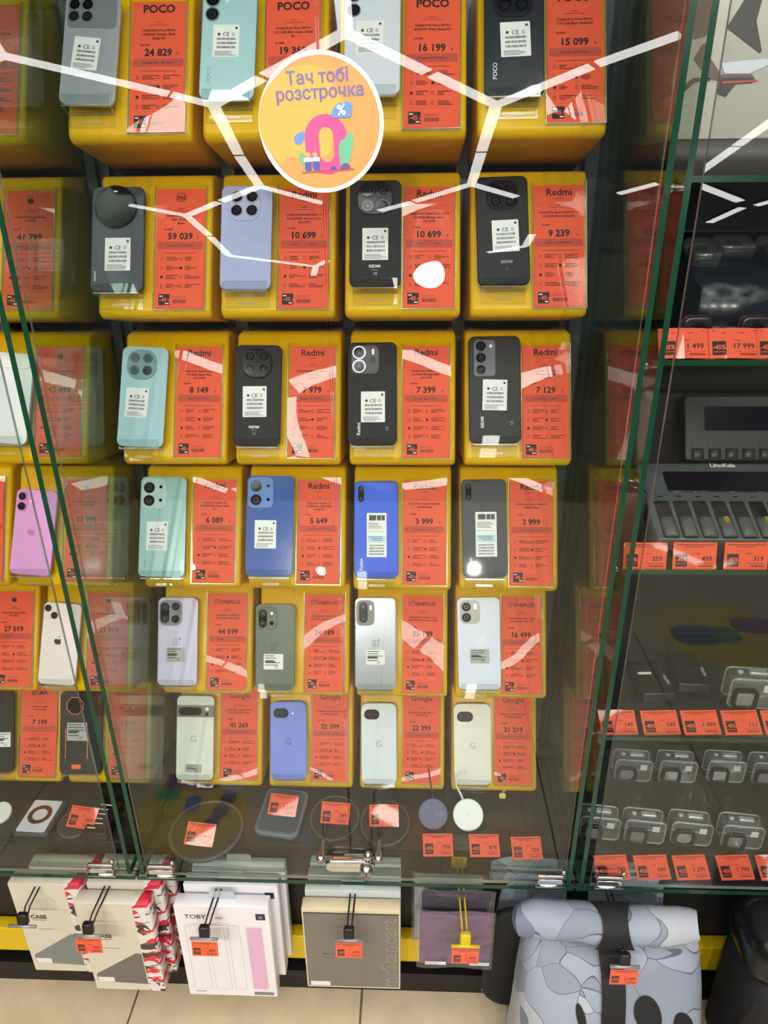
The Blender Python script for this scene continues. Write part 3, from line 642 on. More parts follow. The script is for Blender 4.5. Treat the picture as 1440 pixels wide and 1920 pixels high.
PH = {
 '11': dict(label='silver-grey phone with four ringed lenses, leftmost in the top row', d=(-.054, .033, .079, .158, 2.7), rgb=(150, 157, 164), lens=quad((.17, .41), (.17, .39), .11, SIL), lab=('ce', .43, 1.07, .48, .6, -4), texts=[('POCO', .4, 1.5, .007, 0, (200, 205, 210), .02)], extra=e11, frm=(205, 208, 210)),
 '12': dict(label='mint phone with two stacked lenses in the top row', d=(-.051, .037, .078, .160, 1.4), rgb=(166, 206, 210), lens=[(.19, .21, .13, SIL), (.19, .48, .13, SIL)], flash=[(.45, .22, .05, .05)], lab=('ce', .455, .97, .48, .6, 0), texts=[('POCO', .2, 1.6, .0085, 90, (126, 160, 164), .02)]),
 '13': dict(label='white phone with two stacked lenses in the top row', d=(-.043, .040, .079, .158, .1), rgb=(212, 219, 230), lens=[(.17, .19, .12, SIL), (.17, .46, .12, SIL)], flash=[(.42, .2, .04, .04)], lab=('ce', .455, .95, .48, .6, 0), texts=[('POCO', .16, 1.6, .0085, 90, (170, 176, 186), .02)]),
 '14': dict(label='dark slate phone with square camera island at the right end of the top row', d=(-.042, .036, .083, .163, -.2), rgb=(34, 39, 46), isl=[('r', .48, .3, .65, .62, .2, .0025, (24, 26, 30))], lens=quad((.34, .62), (.17, .43), .115, (40, 42, 46)), lab=('ce', .52, 1.0, .5, .6, 2), texts=[('POCO', .21, 1.54, .0085, 90, WTX, .02)]),
 '21': dict(label='grey phone with one huge round black camera disc', d=(-.052, .026, .083, .167, -.1), rgb=(70, 75, 82), lab=('ce', .51, 1.3, .49, .63, 0), texts=[('xiaomi', .1, 1.72, .006, 90, (200, 202, 205), .01)], extra=e21, frm=(60, 64, 70)),
 '22': dict(label='lilac phone with a square of four lenses, no paper label', d=(-.047, .028, .080, .165, .4), rgb=(170, 178, 218), isl=[('r', .46, .385, .62, .65, .22, .0018, (178, 186, 222))], lens=quad((.31, .61), (.24, .51), .12, SIL)),
 '23': dict(label='black phone with a pebbled back, third in the second row', d=(-.042, .032, .080, .167, -.2), rgb=(34, 34, 36), isl=[('r', .49, .36, .67, .65, .22, .002, (26, 26, 28))], lens=quad((.35, .64), (.22, .52), .125, DK), lab=('ce', .5, 1.26, .5, .63, 0), texts=[('REDMI', .49, 1.72, .0062, 0, WTX, .03), ('Manufactured', .49, 1.775, .002, 0, WTX, 0), ('CE', .5, 1.86, .005, 0, WTX, .01)], texbump=.5, rough=.4),
 '24': dict(label='black phone with four lenses at the right end of the second row', d=(-.041, .033, .080, .170, -1.7), rgb=(26, 26, 29), isl=[('r', .51, .37, .61, .57, .2, .002, (24, 24, 26))], lens=quad((.38, .66), (.25, .5), .11, DK), lab=('ce', .55, 1.17, .51, .62, 1), texts=[('REDMI', .56, 1.7, .0062, 0, (150, 152, 156), .03), ('CE', .56, 1.83, .004, 0, (110, 112, 116), .01)], texbump=.2, rough=.4),
 '31': dict(label='silvery teal phone with a round-cornered island of four lenses', d=(-.054, .020, .079, .172, 2.4), rgb=(166, 202, 212), isl=[('r', .445, .39, .64, .64, .24, .0022, (120, 148, 158))], lens=quad((.3, .58), (.25, .52), .105, (70, 84, 92)), lab=('ce', .38, 1.22, .49, .64, -1), frm=(190, 212, 218)),
 '32': dict(label='black phone with glossy black four-lens island in the third row', d=(-.050, .022, .080, .173, .5), rgb=(29, 29, 31), isl=[('r', .475, .4, .65, .63, .28, .003, (12, 12, 14))], lens=quad((.33, .62), (.26, .53), .11, (60, 60, 62)), lab=('ce', .44, 1.22, .51, .66, 1), texts=[('REDMI', .44, 1.79, .0062, 0, WTX, .03), ('Manufactured', .44, 1.84, .0018, 0, WTX, 0), ('CE', .44, 1.93, .005, 0, (150, 150, 152), .01)], texbump=.4, rough=.42),
 '33': dict(label='black phone with two big stacked lenses in a mirror-like island', d=(-.050, .024, .083, .175, -.5), rgb=(34, 34, 36), isl=[('r', .355, .36, .58, .6, .13, .0022, (72, 76, 82))], lens=[(.23, .22, .135, SIL), (.23, .5, .135, SIL)], dots=[(.515, .36, .07)], flash=[(.515, .2, .05, .12)], lab=('ce', .51, 1.33, .49, .63, 0), texts=[('Redmi', .25, 1.78, .0085, 90, WTX, .02), ('CE', .82, 1.78, .006, 90, (150, 150, 150), .01)], texbump=.5, rough=.42),
 '34': dict(label='black phone with three lenses in a tall grey island', d=(-.041, .028, .087, .181, -.7), rgb=(33, 32, 35), isl=[('r', .31, .43, .42, .72, .07, .002, (112, 110, 120))], lens=[(.235, y, .1, (70, 70, 76)) for y in (.2, .43, .66)], flash=[(.43, .2, .06, .06)], lab=('ce', .5, 1.15, .47, .6, -2), texts=[('REDMI', .28, 1.68, .0068, 90, WTX, .03), ('CE', .84, 1.7, .006, 90, (140, 140, 142), .01)], texbump=.2, rough=.38),
 '41': dict(label='pale mint phone with two lenses, leftmost in the fourth row of the middle case', d=(-.052, .015, .086, .186, .5), rgb=(152, 192, 192), isl=[('r', .295, .36, .55, .66, .12, .0015, (186, 214, 214))], lens=[(.2, .24, .12, DK), (.2, .52, .12, DK)], dots=[(.45, .22, .035), (.45, .51, .035)], lab=('ce', .39, 1.28, .46, .62, 0), texts=[('REDMI', .17, 1.88, .006, 90, (120, 152, 152), .02)]),
 '42': dict(label='glossy mid-blue phone with two lenses and a white label', d=(-.048, .018, .087, .186, .2), rgb=(44, 88, 168), isl=[('r', .295, .36, .55, .66, .12, .0015, (100, 140, 205))], lens=[(.2, .23, .12, (40, 46, 60)), (.2, .52, .12, (40, 46, 60))], dots=[(.46, .22, .035), (.46, .51, .035)], lab=('ce', .41, 1.25, .46, .6, 0), rough=.15),
 '43': dict(label='bright blue phone with a narrow black camera pill and tall label', d=(-.047, .017, .081, .178, -.6), rgb=(8, 84, 222), pill=[(.155, .29, .13, .37)], flash=[(.155, .29, .05, .05)], lab=('tall', .51, 1.23, .45, 1.0, 0), texts=[('Redmi', .19, 1.9, .0085, 90, (215, 222, 240), .01)], frm=(20, 26, 60), rough=.35),
 '44': dict(label='dark slate phone with a narrow black camera pill and tall label', d=(-.046, .019, .082, .180, -1.0), rgb=(30, 36, 46), pill=[(.16, .28, .13, .37)], flash=[(.16, .28, .06, .06)], lab=('tall', .54, 1.23, .47, 1.0, 0), texts=[('Redmi', .22, 1.88, .0085, 90, (225, 228, 232), .01)], frm=(22, 26, 32), rough=.35),
 '51': dict(label='lavender phone with grey square island and silver label', d=(-.055, .015, .080, .175, -.4), rgb=(208, 203, 230), isl=[('r', .325, .375, .57, .63, .15, .0025, (142, 140, 150))], pill=[(.185, .375, .22, .52)], lens=[(.455, .215, .1, (60, 60, 66)), (.455, .53, .1, (60, 60, 66))], lab=('small', .455, 1.42, .47, .36, 0), logo=('1+', .48, 1.1, (150, 146, 172))),
 '52': dict(label='olive-grey phone with a matching camera island', d=(-.055, .010, .078, .169, -.6), rgb=(100, 110, 97), isl=[('r', .285, .36, .53, .6, .15, .002, (112, 120, 108))], pill=[(.185, .36, .21, .47)], flash=[(.415, .23, .08, .08)], dots=[(.415, .48, .055)], lab=('white', .46, 1.46, .5, .39, 0), logo=('1+', .47, 1.09, (50, 56, 50))),
 '53': dict(label='metallic silver phone with one camera pill in a grey island', d=(-.052, .013, .081, .181, -.6), rgb=(176, 178, 184), isl=[('r', .25, .37, .44, .62, .13, .0022, (138, 140, 146))], pill=[(.205, .36, .21, .5)], flash=[(.385, .24, .06, .13)], lab=('white', .5, 1.45, .46, .36, 0), logo=('1+', .5, 1.11, (90, 92, 98)), rough=.2, metal=.6, frm=(190, 192, 196)),
 '54': dict(label='bluish white phone with two lenses in a beige-grey island', d=(-.044, .016, .083, .180, -1.1), rgb=(216, 223, 240), isl=[('r', .3, .34, .46, .55, .13, .002, (188, 186, 182))], lens=[(.21, .21, .11, (60, 60, 62)), (.21, .46, .11, (60, 60, 62))], flash=[(.42, .2, .085, .15)], lab=('small', .51, 1.38, .46, .34, 0), logo=('1+', .52, 1.06, (240, 243, 250))),
 '61': dict(label='cream phone with a metal camera bar across its back', d=(-.050, .014, .081, .179, -.2), rgb=(224, 228, 216), lab=('small', .47, 1.9, .44, .21, -2), logo=('G', .46, 1.13, (176, 180, 168)), extra=e61, frm=(160, 158, 142)),
 '62': dict(label='periwinkle blue phone with black camera oval', d=(-.044, .019, .078, .164, -1.2), rgb=(122, 142, 226), pill=[(.3, .3, .42, .26)], flash=[(.62, .31, .06, .06)], logo=('G', .49, 1.08, (84, 100, 178)), rough=.35, rc=.013),
 '63': dict(label='ice-white phone with black camera oval, third in the bottom row of the middle case', d=(-.048, .013, .075, .170, -.8), rgb=(216, 228, 232), pill=[(.3, .31, .43, .28)], flash=[(.63, .31, .06, .06)], logo=('G', .49, 1.14, (176, 186, 190)), rough=.35, rc=.013),
 '64': dict(label='ivory phone with black camera oval at the right end of the bottom row', d=(-.047, .015, .079, .170, -.7), rgb=(230, 226, 213), pill=[(.305, .34, .43, .27)], flash=[(.63, .35, .07, .07)], logo=('G', .5, 1.11, (190, 186, 174)), rough=.35, rc=.013),
 '30': dict(label='plain white phone half cut by the left picture edge', d=(-.047, .025, .082, .158, 3.9), rgb=(226, 228, 226), isl=[('r', .5, .2, .9, .26, .13, .002, (232, 233, 231))], flash=[(.8, .2, .06, .06)]),
 '40': dict(label='pink phone with two stacked lenses behind the left glass door', d=(-.055, .016, .078, .160, 4.1), rgb=(226, 160, 216), isl=[('r', .17, .3, .24, .52, .12, .002, (216, 146, 206))], lens=[(.17, .18, .1, (188, 120, 178)), (.17, .42, .1, (188, 120, 178))], flash=[(.38, .28, .05, .05)], logo=('apple', .45, 1.02, (196, 126, 186))),
 '50': dict(label='pale pink phone with diagonal twin lenses and dark fruit mark', d=(-.055, .013, .077, .164, 3.5), rgb=(238, 224, 222), isl=[('r', .22, .24, .4, .4, .12, .0015, (236, 220, 218))], lens=[(.13, .15, .09, (120, 112, 112)), (.31, .33, .09, (120, 112, 112))], flash=[(.31, .15, .05, .05)], logo=('apple', .45, 1.0, (44, 40, 40))),
 '60': dict(label='rugged black phone with orange octagon and orange lines', d=(-.053, .022, .092, .176, -.7), rgb=(38, 38, 36), lab=('small', .41, .93, .48, .42, 0), extra=e60, texbump=.3, rough=.5),
 '6-1': dict(label='black phone with a white label in the lower left corner of the left case', d=(-.049, .021, .092, .174, -1.4), rgb=(37, 37, 37), lab=('white', .75, 1.12, .36, .34, 0), texbump=.3, rough=.5),
}
G3 = lambda *a: a
TG = {  # brand, name lines, old price, price, monthly rate, extra words for the label
 '11': ('POCO', ['Смартфон Poco F8 Pro', '12/256GB Titanium Silver', 'Global EU'], '26 499', '24 829', '1 383', 'top left'),
 '12': ('POCO', ['Смартфон Poco X8 Pro', '12/512GB Mint Green Global', 'EU'], '21 849', '19 369', '1 076', 'partly behind the round sticker'),
 '13': ('POCO', ['Смартфон Poco X8 Pro', '8/256GB White Global EU'], '17 999', '16 199', '774', 'in the top row'),
 '14': ('POCO', ['Смартфон Poco X8 Pro', '12/512GB Black Global EU'], '15 699', '15 099', '839', 'at the right end of the top row'),
 '21': ('mi', ['Смартфон Xiaomi 15', 'Ultra 16/512GB', 'Black'], '61 579', '59 039', '3 280', 'beside the grey phone with the camera disc'),
 '22': ('Redmi', ['Смартфон Redmi Note 14', 'Pro 8/256GB Aurora Purple', 'UA-UCRF'], '11 799', '10 699', '514', 'beside the lilac phone'),
 '23': ('Redmi', ['Смартфон Redmi Note 15 5G', '6/128GB Midnight Black', 'UA-UCRF'], '11 499', '10 699', '514', 'beside the black leather-look phone'),
 '24': ('Redmi', ['Смартфон Redmi Note 15 Pro', '6/256GB Black Global EU'], '10 099', '9 239', '444', 'at the right end of the second row'),
 '31': ('Redmi', ['Смартфон Redmi Note 15', '6/128GB Glacier Blue', 'UA-UCRF'], '8 699', '8 149', '392', 'beside the silvery teal phone'),
 '32': ('Redmi', ['Смартфон Redmi Note 15', '6/128GB Black', 'UA-UCRF'], '8 499', '7 979', '384', 'in the third row'),
 '33': ('Redmi', ['Смартфон Redmi 15 5G', '6/128GB Midnight Black', 'UA-UCRF'], '8 099', '7 399', '356', 'in the third row'),
 '34': ('Redmi', ['Смартфон Redmi 15 5G', '6/128GB Midnight Black', 'Global EU'], '7 699', '7 129', '343', 'at the right end of the third row'),
 '41': ('Redmi', ['Смартфон Redmi 15C', '4/128GB Mint Green Global', 'EU'], '6 599', '6 089', '293', 'beside the pale mint phone'),
 '42': ('Redmi', ['Смартфон Redmi 15C', '4/128GB Moonlight Blue', 'Global EU'], '6 199', '5 649', '272', 'beside the glossy blue phone'),
 '43': ('Redmi', ['Смартфон Xiaomi Redmi 9A', '4/64GB (Blue)'], '4 599', '3 999', '192', 'beside the bright blue phone'),
 '44': ('Redmi', ['Смартфон Xiaomi Redmi 9A', '4/64GB (Grey)'], '4 599', '3 999', '192', 'beside the dark slate phone with the pill camera'),
 '51': ('ONEPLUS', ['Смартфон OnePlus 15', '16/512GB Purple Global'], '49 799', '44 599', '2 143', 'beside the lavender phone'),
 '52': ('ONEPLUS', ['Смартфон OnePlus 13s', '12/512GB Green Silk Global'], '30 599', '28 189', '1 355', 'beside the olive-grey phone'),
 '53': ('ONEPLUS', ['Смартфон OnePlus Ace 6', '16/512GB Silver CN (no GPS)'], '27 099', '25 189', '1 210', 'beside the metallic silver phone'),
 '54': ('ONEPLUS', ['Смартфон OnePlus Turbo', 'V6 8/256GB White CN'], '18 099', '16 499', '793', 'beside the bluish white phone'),
 '61': ('Google', ['Смартфон Google Pixel 8', 'Pro 12/128GB Porcelain'], '44 499', '41 269', '1 983', 'beside the cream phone'),
 '62': ('Google', ['Смартфон Google Pixel 10a', '8/128GB Lavender'], '24 499', '22 399', '1 076', 'beside the periwinkle phone'),
 '63': ('Google', ['Смартфон Google Pixel 10a', '8/128GB Fog'], '24 499', '22 399', '1 076', 'beside the ice-white phone'),
 '64': ('Google', ['Смартфон Google Pixel 9a', '8/128GB Porcelain'], '23 299', '21 219', '1 020', 'beside the ivory phone'),
 '10': ('', ['Смартфон Apple iPhone'], '', '', '', ''),
 '20': ('apple', ['Смартфон Apple iPhone', '16 128GB'], '43 799', '41 799', '2 322', 'in the second row of the left case'),
 '30': ('apple', ['Смартфон Apple iPhone', 'Air 256GB'], '45 499', '43 499', '2 416', 'beside the plain white phone'),
 '40': ('apple', ['Смартфон Apple iPhone', '16 128GB Pink'], '34 999', '32 999', '1 833', 'beside the pink phone'),
 '50': ('apple', ['Смартфон Apple iPhone', '13 128GB'], '25 579', '23 979', '1 332', 'beside the pale pink phone'),
 '60': ('Blackview', ['Смартфон Blackview', 'rugged Black'], '5 599', '5 039', '280', 'beside the rugged orange-lined phone'),
 '4-1': ('apple', ['Смартфон Apple iPhone'], '', '', '', ''),
 '5-1': ('apple', ['Смартфон Apple iPhone', '14 128GB'], '28 599', '27 019', '1 501', 'at the left picture edge'),
 '6-1': ('SIGMA', ['Смартфон Sigma', 'X-treme Black'], '7 799', '7 199', '400', 'in the bottom row of the left case'),
}
BOXLAB = {'10': 'yellow sloping display box in the top left corner, mostly its side', '20': 'yellow sloping display box behind the 41 799 tag', '4-1': 'sliver of a yellow display box at the left picture edge, fourth row', '5-1': 'sliver of a yellow display box behind the 27 019 tag'}
SHORT = {'11': 'silver-grey phone in the top row', '12': 'mint phone in the top row', '13': 'white phone in the top row', '14': 'slate phone in the top row',
 '21': 'phone with the round camera disc', '22': 'lilac phone', '23': 'pebbled black phone', '24': 'rightmost black phone, second row',
 '31': 'silvery teal phone', '32': 'black phone next to the teal phone', '33': 'black phone with the mirror-like camera island', '34': 'black phone with three lenses',
 '41': 'pale mint phone', '42': 'glossy mid-blue phone', '43': 'bright blue phone', '44': 'slate phone with the tall label', '51': 'lavender phone', '52': 'olive-grey phone',
 '53': 'metallic silver phone', '54': 'bluish white phone', '61': 'cream phone with the camera bar', '62': 'periwinkle phone', '63': 'ice-white phone', '64': 'ivory phone',
 '30': 'plain white phone at the left edge', '40': 'pink phone', '50': 'pale pink phone', '60': 'rugged orange-lined phone', '6-1': 'black phone in the lower left corner'}
def colx(k):
    c = int(k[1:]); return COLX[c-1] if c >= 1 else XL+c*.1974
for k in TG:
    r = int(k[0])-1; x = colx(k); Mf = face(x, ROWZ[r])
    P = PH.get(k)
    bl = BOXLAB.get(k) or 'yellow sloping display box under the '+SHORT[k]
    root = thing('display_box', bl, 'display box', T((x, YF, ROWZ[r])), 'yellow display boxes')
    link(BODY if r < 5 else BODY_LOW, 'body', root)
    inv = T((x, YF, ROWZ[r])).inverted()
    tu = .041 if int(k[1:]) >= 1 else .042
    if k in ('14', '24', '34'): tu = .0465
    tw0 = .005+({'1': -.002, '6': .006}.get(k[0], 0))
    if k == '14': tw0 = .008
    wave = {'6-1': .0016, '60': .0012, '50': .0014, '40': .0012, '30': .001, '51': .001, '4-1': .001}.get(k, .00025)
    link(POCK, 'tag_pocket', root, inv @ Mf @ T((tu, tw0-.002, wave*3)))
    if P:
        u, wbm, w, h, tilt = P['d']
        key = round(w*.86, 3)
        if key not in REST: REST[key] = rest_mesh(key)
        link(REST[key], 'phone_rest', root, inv @ Mf @ T((u, wbm, 0)))
        kw = {a: b for a, b in P.items() if a not in ('label', 'd', 'rgb')}
        phone(Mf @ T((u, wbm+.0003, .0145)) @ RZ(-tilt), 'phone', P['label'], w, h, P['rgb'], **kw)
    br, ln, old, pr, cr, ex = TG[k]
    if k == '10': lb = 'orange price tag cut by the left picture edge, top row'
    elif k == '4-1': lb = 'strip of an orange price tag at the left picture edge, fourth row'
    else: lb = 'tall orange price tag reading %s beside the %s' % (pr, SHORT[k]) if k in SHORT else 'tall orange price tag reading %s %s' % (pr, ex)
    price_tag(Mf @ T((tu, tw0, .0032+wave*2)) @ RZ(random.uniform(-.4, .4)), lb, br, ln, old, pr or ' ', cr, wave=wave)

# ------------------------------------------------------------------ small shelf tags
STG = 'small orange shelf tags'
def small_print(b, price, w, h, dark=True):
    z = .0003; Y = lambda f: h*(1-f)
    b.add(rect(-.42*w, .44*w, Y(.1), Y(.075), z), 0); b.add(rect(-.25*w, .2*w, Y(.17), Y(.15), z), 0)
    b.add(flat(rrect(.27*w, .46*h, .0004, 1, -.3*w, Y(.66)), z*.6), 0)
    b.add(text('-45%', .2*h, -.3*w, Y(.7), z*1.5, bold=.03, maxw=.25*w), 2); b.add(rect(-.42*w, -.2*w, Y(.8), Y(.77), z*1.5), 1)
    b.add(rect(0, .12*w, Y(.42), Y(.4), z), 0)
    if price: b.add(text(price, .25*h, .4*w, Y(.68), z, 'R', bold=.012), 0)
    b.add(rect(.02*w, .44*w, Y(.78), Y(.765), z), 0)
    x = .1*w
    while x < .42*w: b.add(rect(x, x+.0006, Y(.9), Y(.83), z), 0); x += .0012
def shelf_tag(Mx, label, price, w=.06, h=.042, bend=0, parent=None, name='shelf_price_tag'):
    root = thing(name, label, 'price tag', Mx, STG)
    df = lambda p: (p[0], p[1], p[2]-bend*(p[0]/w*2)**2*.004+bend*.002)
    n = 6; v = []; f = []
    for j in range(2):
        for i in range(n+1): v.append((-w/2+w*i/n, h*j, 0))
    f = [(i, i+1, n+2+i, n+1+i) for i in range(n)]
    b = MB().add((v, f)).add(([(x, y, -.0005) for x, y, _ in v], [tuple(reversed(q)) for q in f]))
    pa = b.build('paper', ORG, root, deform=df)
    b = MB(); small_print(b, price, w, h); b.build('print', PRN, pa, deform=df)
    v = [(x*1.03, y*1.06-h*.03, .0012) for x, y, _ in v]
    MB().add((v, f)).build('sleeve', clear('tag_sleeve', (252, 252, 252), f0=.06, rough=.03), root, deform=df)
    return root
def lay(u, v, z, lean, rot=0): return T(atZ(u, v, z)) @ RZ(rot) @ RX(lean)

# ------------------------------------------------------------------ chargers and pads on the case bottom
def pad(Mx, label, r, rgb, rim=None, name='charging_pad', th=.008, n=40):
    root = thing(name, label, 'charging pad', Mx, 'round pads on the case bottom')
    m = mat('pad_%d_%d_%d' % rgb, rgb, rough=.4, var=.05)
    MB().add(slab(circ(r, n), 0, th, .0015, .002, 2)).build('disc', m, root)
    if rim: MB().add(frame(circ(r, n), r*.07, th-.002, th+.0008)).build('rim', rim, root)
    return root
RIMC = clear('clear_rim', (235, 238, 238), f0=.1, rough=.12, haze=.07)
ZT = ZP+.0006
pad(T(atZ(388, 1560, ZT)), 'large dark round pad under the 1 499 tag', .076, (52, 50, 48), RIMC)
shelf_tag(lay(371, 1585, ZT+.011, 38, -6), 'orange shelf tag reading 1 499 on the large dark pad', '1 499')
gr = thing('power_bank', 'blue-grey rounded power bank lying under the 1 099 tag', 'power bank', T(atZ(530, 1528, ZT)) @ RZ(-7) @ RX(7))
MB().add(slab(rrect(.094, .112, .016, 6), 0, .014, .004, .004, 3)).build('body', mat('slate_blue', (98, 112, 124), rough=.45), gr)
MB().add(slab(rrect(.083, .100, .012, 6), .0135, .0152, 0, .001, 2)).build('top_panel', mat('slate_blue_dark', (70, 80, 90), rough=.5), gr)
shelf_tag(lay(527, 1529, ZT+.024, 30, -6), 'orange shelf tag reading 1 099 on the blue-grey power bank', '1 099')
pad(T(atZ(628, 1537, ZT)) @ RX(10), 'dark round pad with clear rim left of the door gap', .052, (44, 42, 40), RIMC)
shelf_tag(lay(627, 1545, ZT+.02, 36, -3), 'orange shelf tag reading 349 left of the door gap', '349')
pad(T(atZ(722, 1546, ZT)) @ RX(10), 'dark round pad with clear rim right of the door gap', .052, (42, 40, 38), RIMC)
shelf_tag(lay(720, 1550, ZT+.02, 38, 2), 'orange shelf tag right of the door gap, washed out by glare', '')
MB_ = lambda: MB()
dz = pad(T(atZ(812, 1556, ZT)) @ RX(48) @ T((0, .031, 0)), 'navy blue charging disc leaning beside the white one', .031, (62, 64, 108))
b = MB().add(text('JVIT', .012, .012, -.004, .0083)); b.build('lettering', mat('navy_text', (110, 112, 160), var=0), dz)
b = MB().add(tube([(0, .03, .003), (-.002, .045, .004), (-.008, .075, .02), (-.01, .09, .05)], .0016)); b.build('cable', mat('dark_cable', (70, 70, 74), rough=.5), dz)
dw = pad(T(atZ(884, 1558, ZT)) @ RX(48) @ RZ(12) @ T((0, .032, 0)), 'white charging disc on a white cable', .0315, (232, 236, 236))
b = MB().add(text('G', .008, 0, -.003, .0083)); b.build('lettering', mat('pad_text', (180, 186, 188), var=0), dw)
MB().add(tube([(-.004, .03, .003), (-.006, .042, .004), (-.012, .06, .006), (-.008, .075, .018), (.01, .082, .03)], .0022)).build('cable', mat('white_cable', (232, 234, 234), rough=.4), dw)
cl = thing('cable_clip', 'small yellow tag clipped to a looped white cable below the ivory phone', 'cable tag', T(atZ(942, 1492, ZT)) @ RX(55))
MB().add(slab(rrect(.014, .012, .002, 3), 0, .002, 0, .0005, 1)).build('clip', mat('clip_yellow', (212, 206, 30), rough=.4), cl)
MB().add(tube([(.0, .008, .001), (.01, .014, .002), (.019, .016, .004), (.022, .024, .008), (.012, .028, .012), (-.004, .024, .014)], .0018)).build('cable', mat('white_cable', (232, 234, 234)), cl)
shelf_tag(lay(822, 1606, ZT, 34, 2), 'orange shelf tag reading 799 in front of the navy disc', '799')
shelf_tag(lay(910, 1607, ZT, 34, 2), 'orange shelf tag reading 879 in front of the white disc', '879')
shelf_tag(lay(990, 1612, ZT, 34, 3), 'orange shelf tag reading 759 nearest the right hinge', '759')
# left case
pad(T(atZ(2, 1526, ZT)) @ RX(20), 'white disc cut by the left picture edge', .024, (232, 232, 228))
ck = thing('magnet_case', 'white card with a copper magnet ring on a dark case', 'phone case', T(atZ(76, 1536, ZT)) @ RZ(-2))
MB().add(slab(rrect(.078, .09, .008, 4), 0, .009, .002, .002, 2)).build('case', mat('case_grey', (64, 66, 70), rough=.5), ck)
MB().add(slab(rrect(.062, .082, .004, 3), .0091, .0105, 0, .0003, 1)).build('card', mat('card_white', (226, 228, 236), rough=.5), ck)
MB().add(frame(circ(.024, 36, 0, .002), .0085, .0106, .0122)).build('ring', mat('copper', (150, 98, 62), rough=.25, metal=.9, var=.1), ck)
pad(T(atZ(142, 1548, ZT)) @ RX(6), 'dark round pad with clear rim under the 899 tag', .034, (60, 58, 56), RIMC)
shelf_tag(lay(148, 1553, ZT+.014, 36, -8), 'orange shelf tag reading 899 beside the copper ring', '899')
bk = thing('cable_box', 'small black packet with white print behind the left green glass edge', 'packet', T(atZ(196, 1545, ZT)) @ RZ(-4))
MB().add(slab(rrect(.05, .085, .003, 2), 0, .02, .001, .001, 1)).build('body', BLK, bk)
b = MB()
for k in range(6): b.add(rect(-.02, -.02+random.uniform(.012, .036), -.03+.012*k, -.027+.012*k, .0202))
b.build('print', WHT, bk)

# ------------------------------------------------------------------ right case: shelves
X0 = XP_R2+.005
SH = {'S0': 1.661, 'S1': 1.429, 'S2': 1.096, 'S3': .756}
for n, z in SH.items():
    lab = {'S0': 'glass shelf carrying the white drone carton', 'S1': 'glass shelf behind the 1 499 and 17 999 tags', 'S2': 'glass shelf carrying the battery chargers', 'S3': 'glass shelf above the clear camera housings'}[n]
    pane('glass_shelf', lab, 'glass shelf', X0, 1.2, 1.0, YB-.001, z-.008, z, PLATE, ('yn', 'xn', 'xp'), 'glass shelves of the right case')
for n, z in list(SH.items()):
    o = thing('shelf_pin', 'chrome pin holding the %s glass shelf at the side glass' % {'S0': 'topmost', 'S1': 'second', 'S2': 'third', 'S3': 'lowest'}[n], 'shelf support', T((XP_R2+.0042, 1.03, z-.0145)), 'shelf pins')
    MB().add(lathe([(0, 0), (.0065, 0), (.0065, .004), (.0045, .006), (.0045, .022), (.006, .024), (0, .025)], 16), 0, RY(90)).build('pin', CHROME, o)
    MB().add(lathe([(0, 0), (.0035, 0), (.0035, .003), (0, .003)], 10), 0, T((.02, 0, .004))).build('pad', clear('pad_clear', haze=.3), o)

def px(u, v, Y): p = atY(u, v, Y); return (p.x, p.z)
# drone carton
p0, p1 = .352, .80
db = thing('drone_carton', 'white carton with a printed dark drone on the top glass shelf', 'carton', T(((p0+p1)/2, 1.08, SH['S0']+.0005)))
w2 = (p1-p0)/2
MB().add(slab(rrect(w2*2, .22, .003, 2, 0, .11), .044, .36, .001, .001, 1)).build('upper_box', mat('carton_white', (214, 208, 200), rough=.35), db)
MB().add(slab(rrect(w2*2+.004, .224, .003, 2, 0, .11), 0, .0435, .001, .001, 1)).build('lower_box', mat('carton_brown', (58, 52, 46), rough=.4, var=.3, scale=12), db)
b = MB(); yo = -.0008
def poly(pts, mi, off=0):
    vv = []
    for u, v in pts:
        x, z = px(u, v, 1.08); vv.append((x-db.location.x, yo-off, z-db.location.z))
    b.add((vv, [tuple(range(len(vv)))]), mi)
poly([(1362, 52), (1384, 18), (1402, -12), (1432, -12), (1418, 40), (1422, 62), (1428, 96), (1424, 100), (1398, 80)], 0)
poly([(1290, 62), (1298, 20), (1312, -12), (1350, -12), (1340, 50), (1322, 68), (1302, 74)], 1)
poly([(1300, 110), (1316, 84), (1334, 74), (1326, 100), (1352, 140), (1410, 140), (1418, 152), (1348, 152), (1326, 148)], 1)
poly([(1350, 146), (1412, 146), (1410, 156), (1380, 158), (1360, 182), (1344, 176)], 0, .0002)
poly([(1352, 118), (1438, 110), (1440, 122), (1404, 138), (1358, 138)], 2, .0003)
poly([(1352, 153), (1420, 150), (1420, 153), (1354, 157)], 3, .0004)
poly([(1240, 190), (1300, 146), (1330, 146), (1332, 152), (1304, 154), (1252, 200)], 0)
b.build('picture', [mat('drone_dark', (78, 72, 70), rough=.4, var=.25, scale=60), mat('drone_brown', (112, 96, 92), rough=.4, var=.25, scale=60), mat('drone_glint', (228, 232, 244), rough=.3), mat('drone_red', (206, 96, 70), rough=.4)], db)

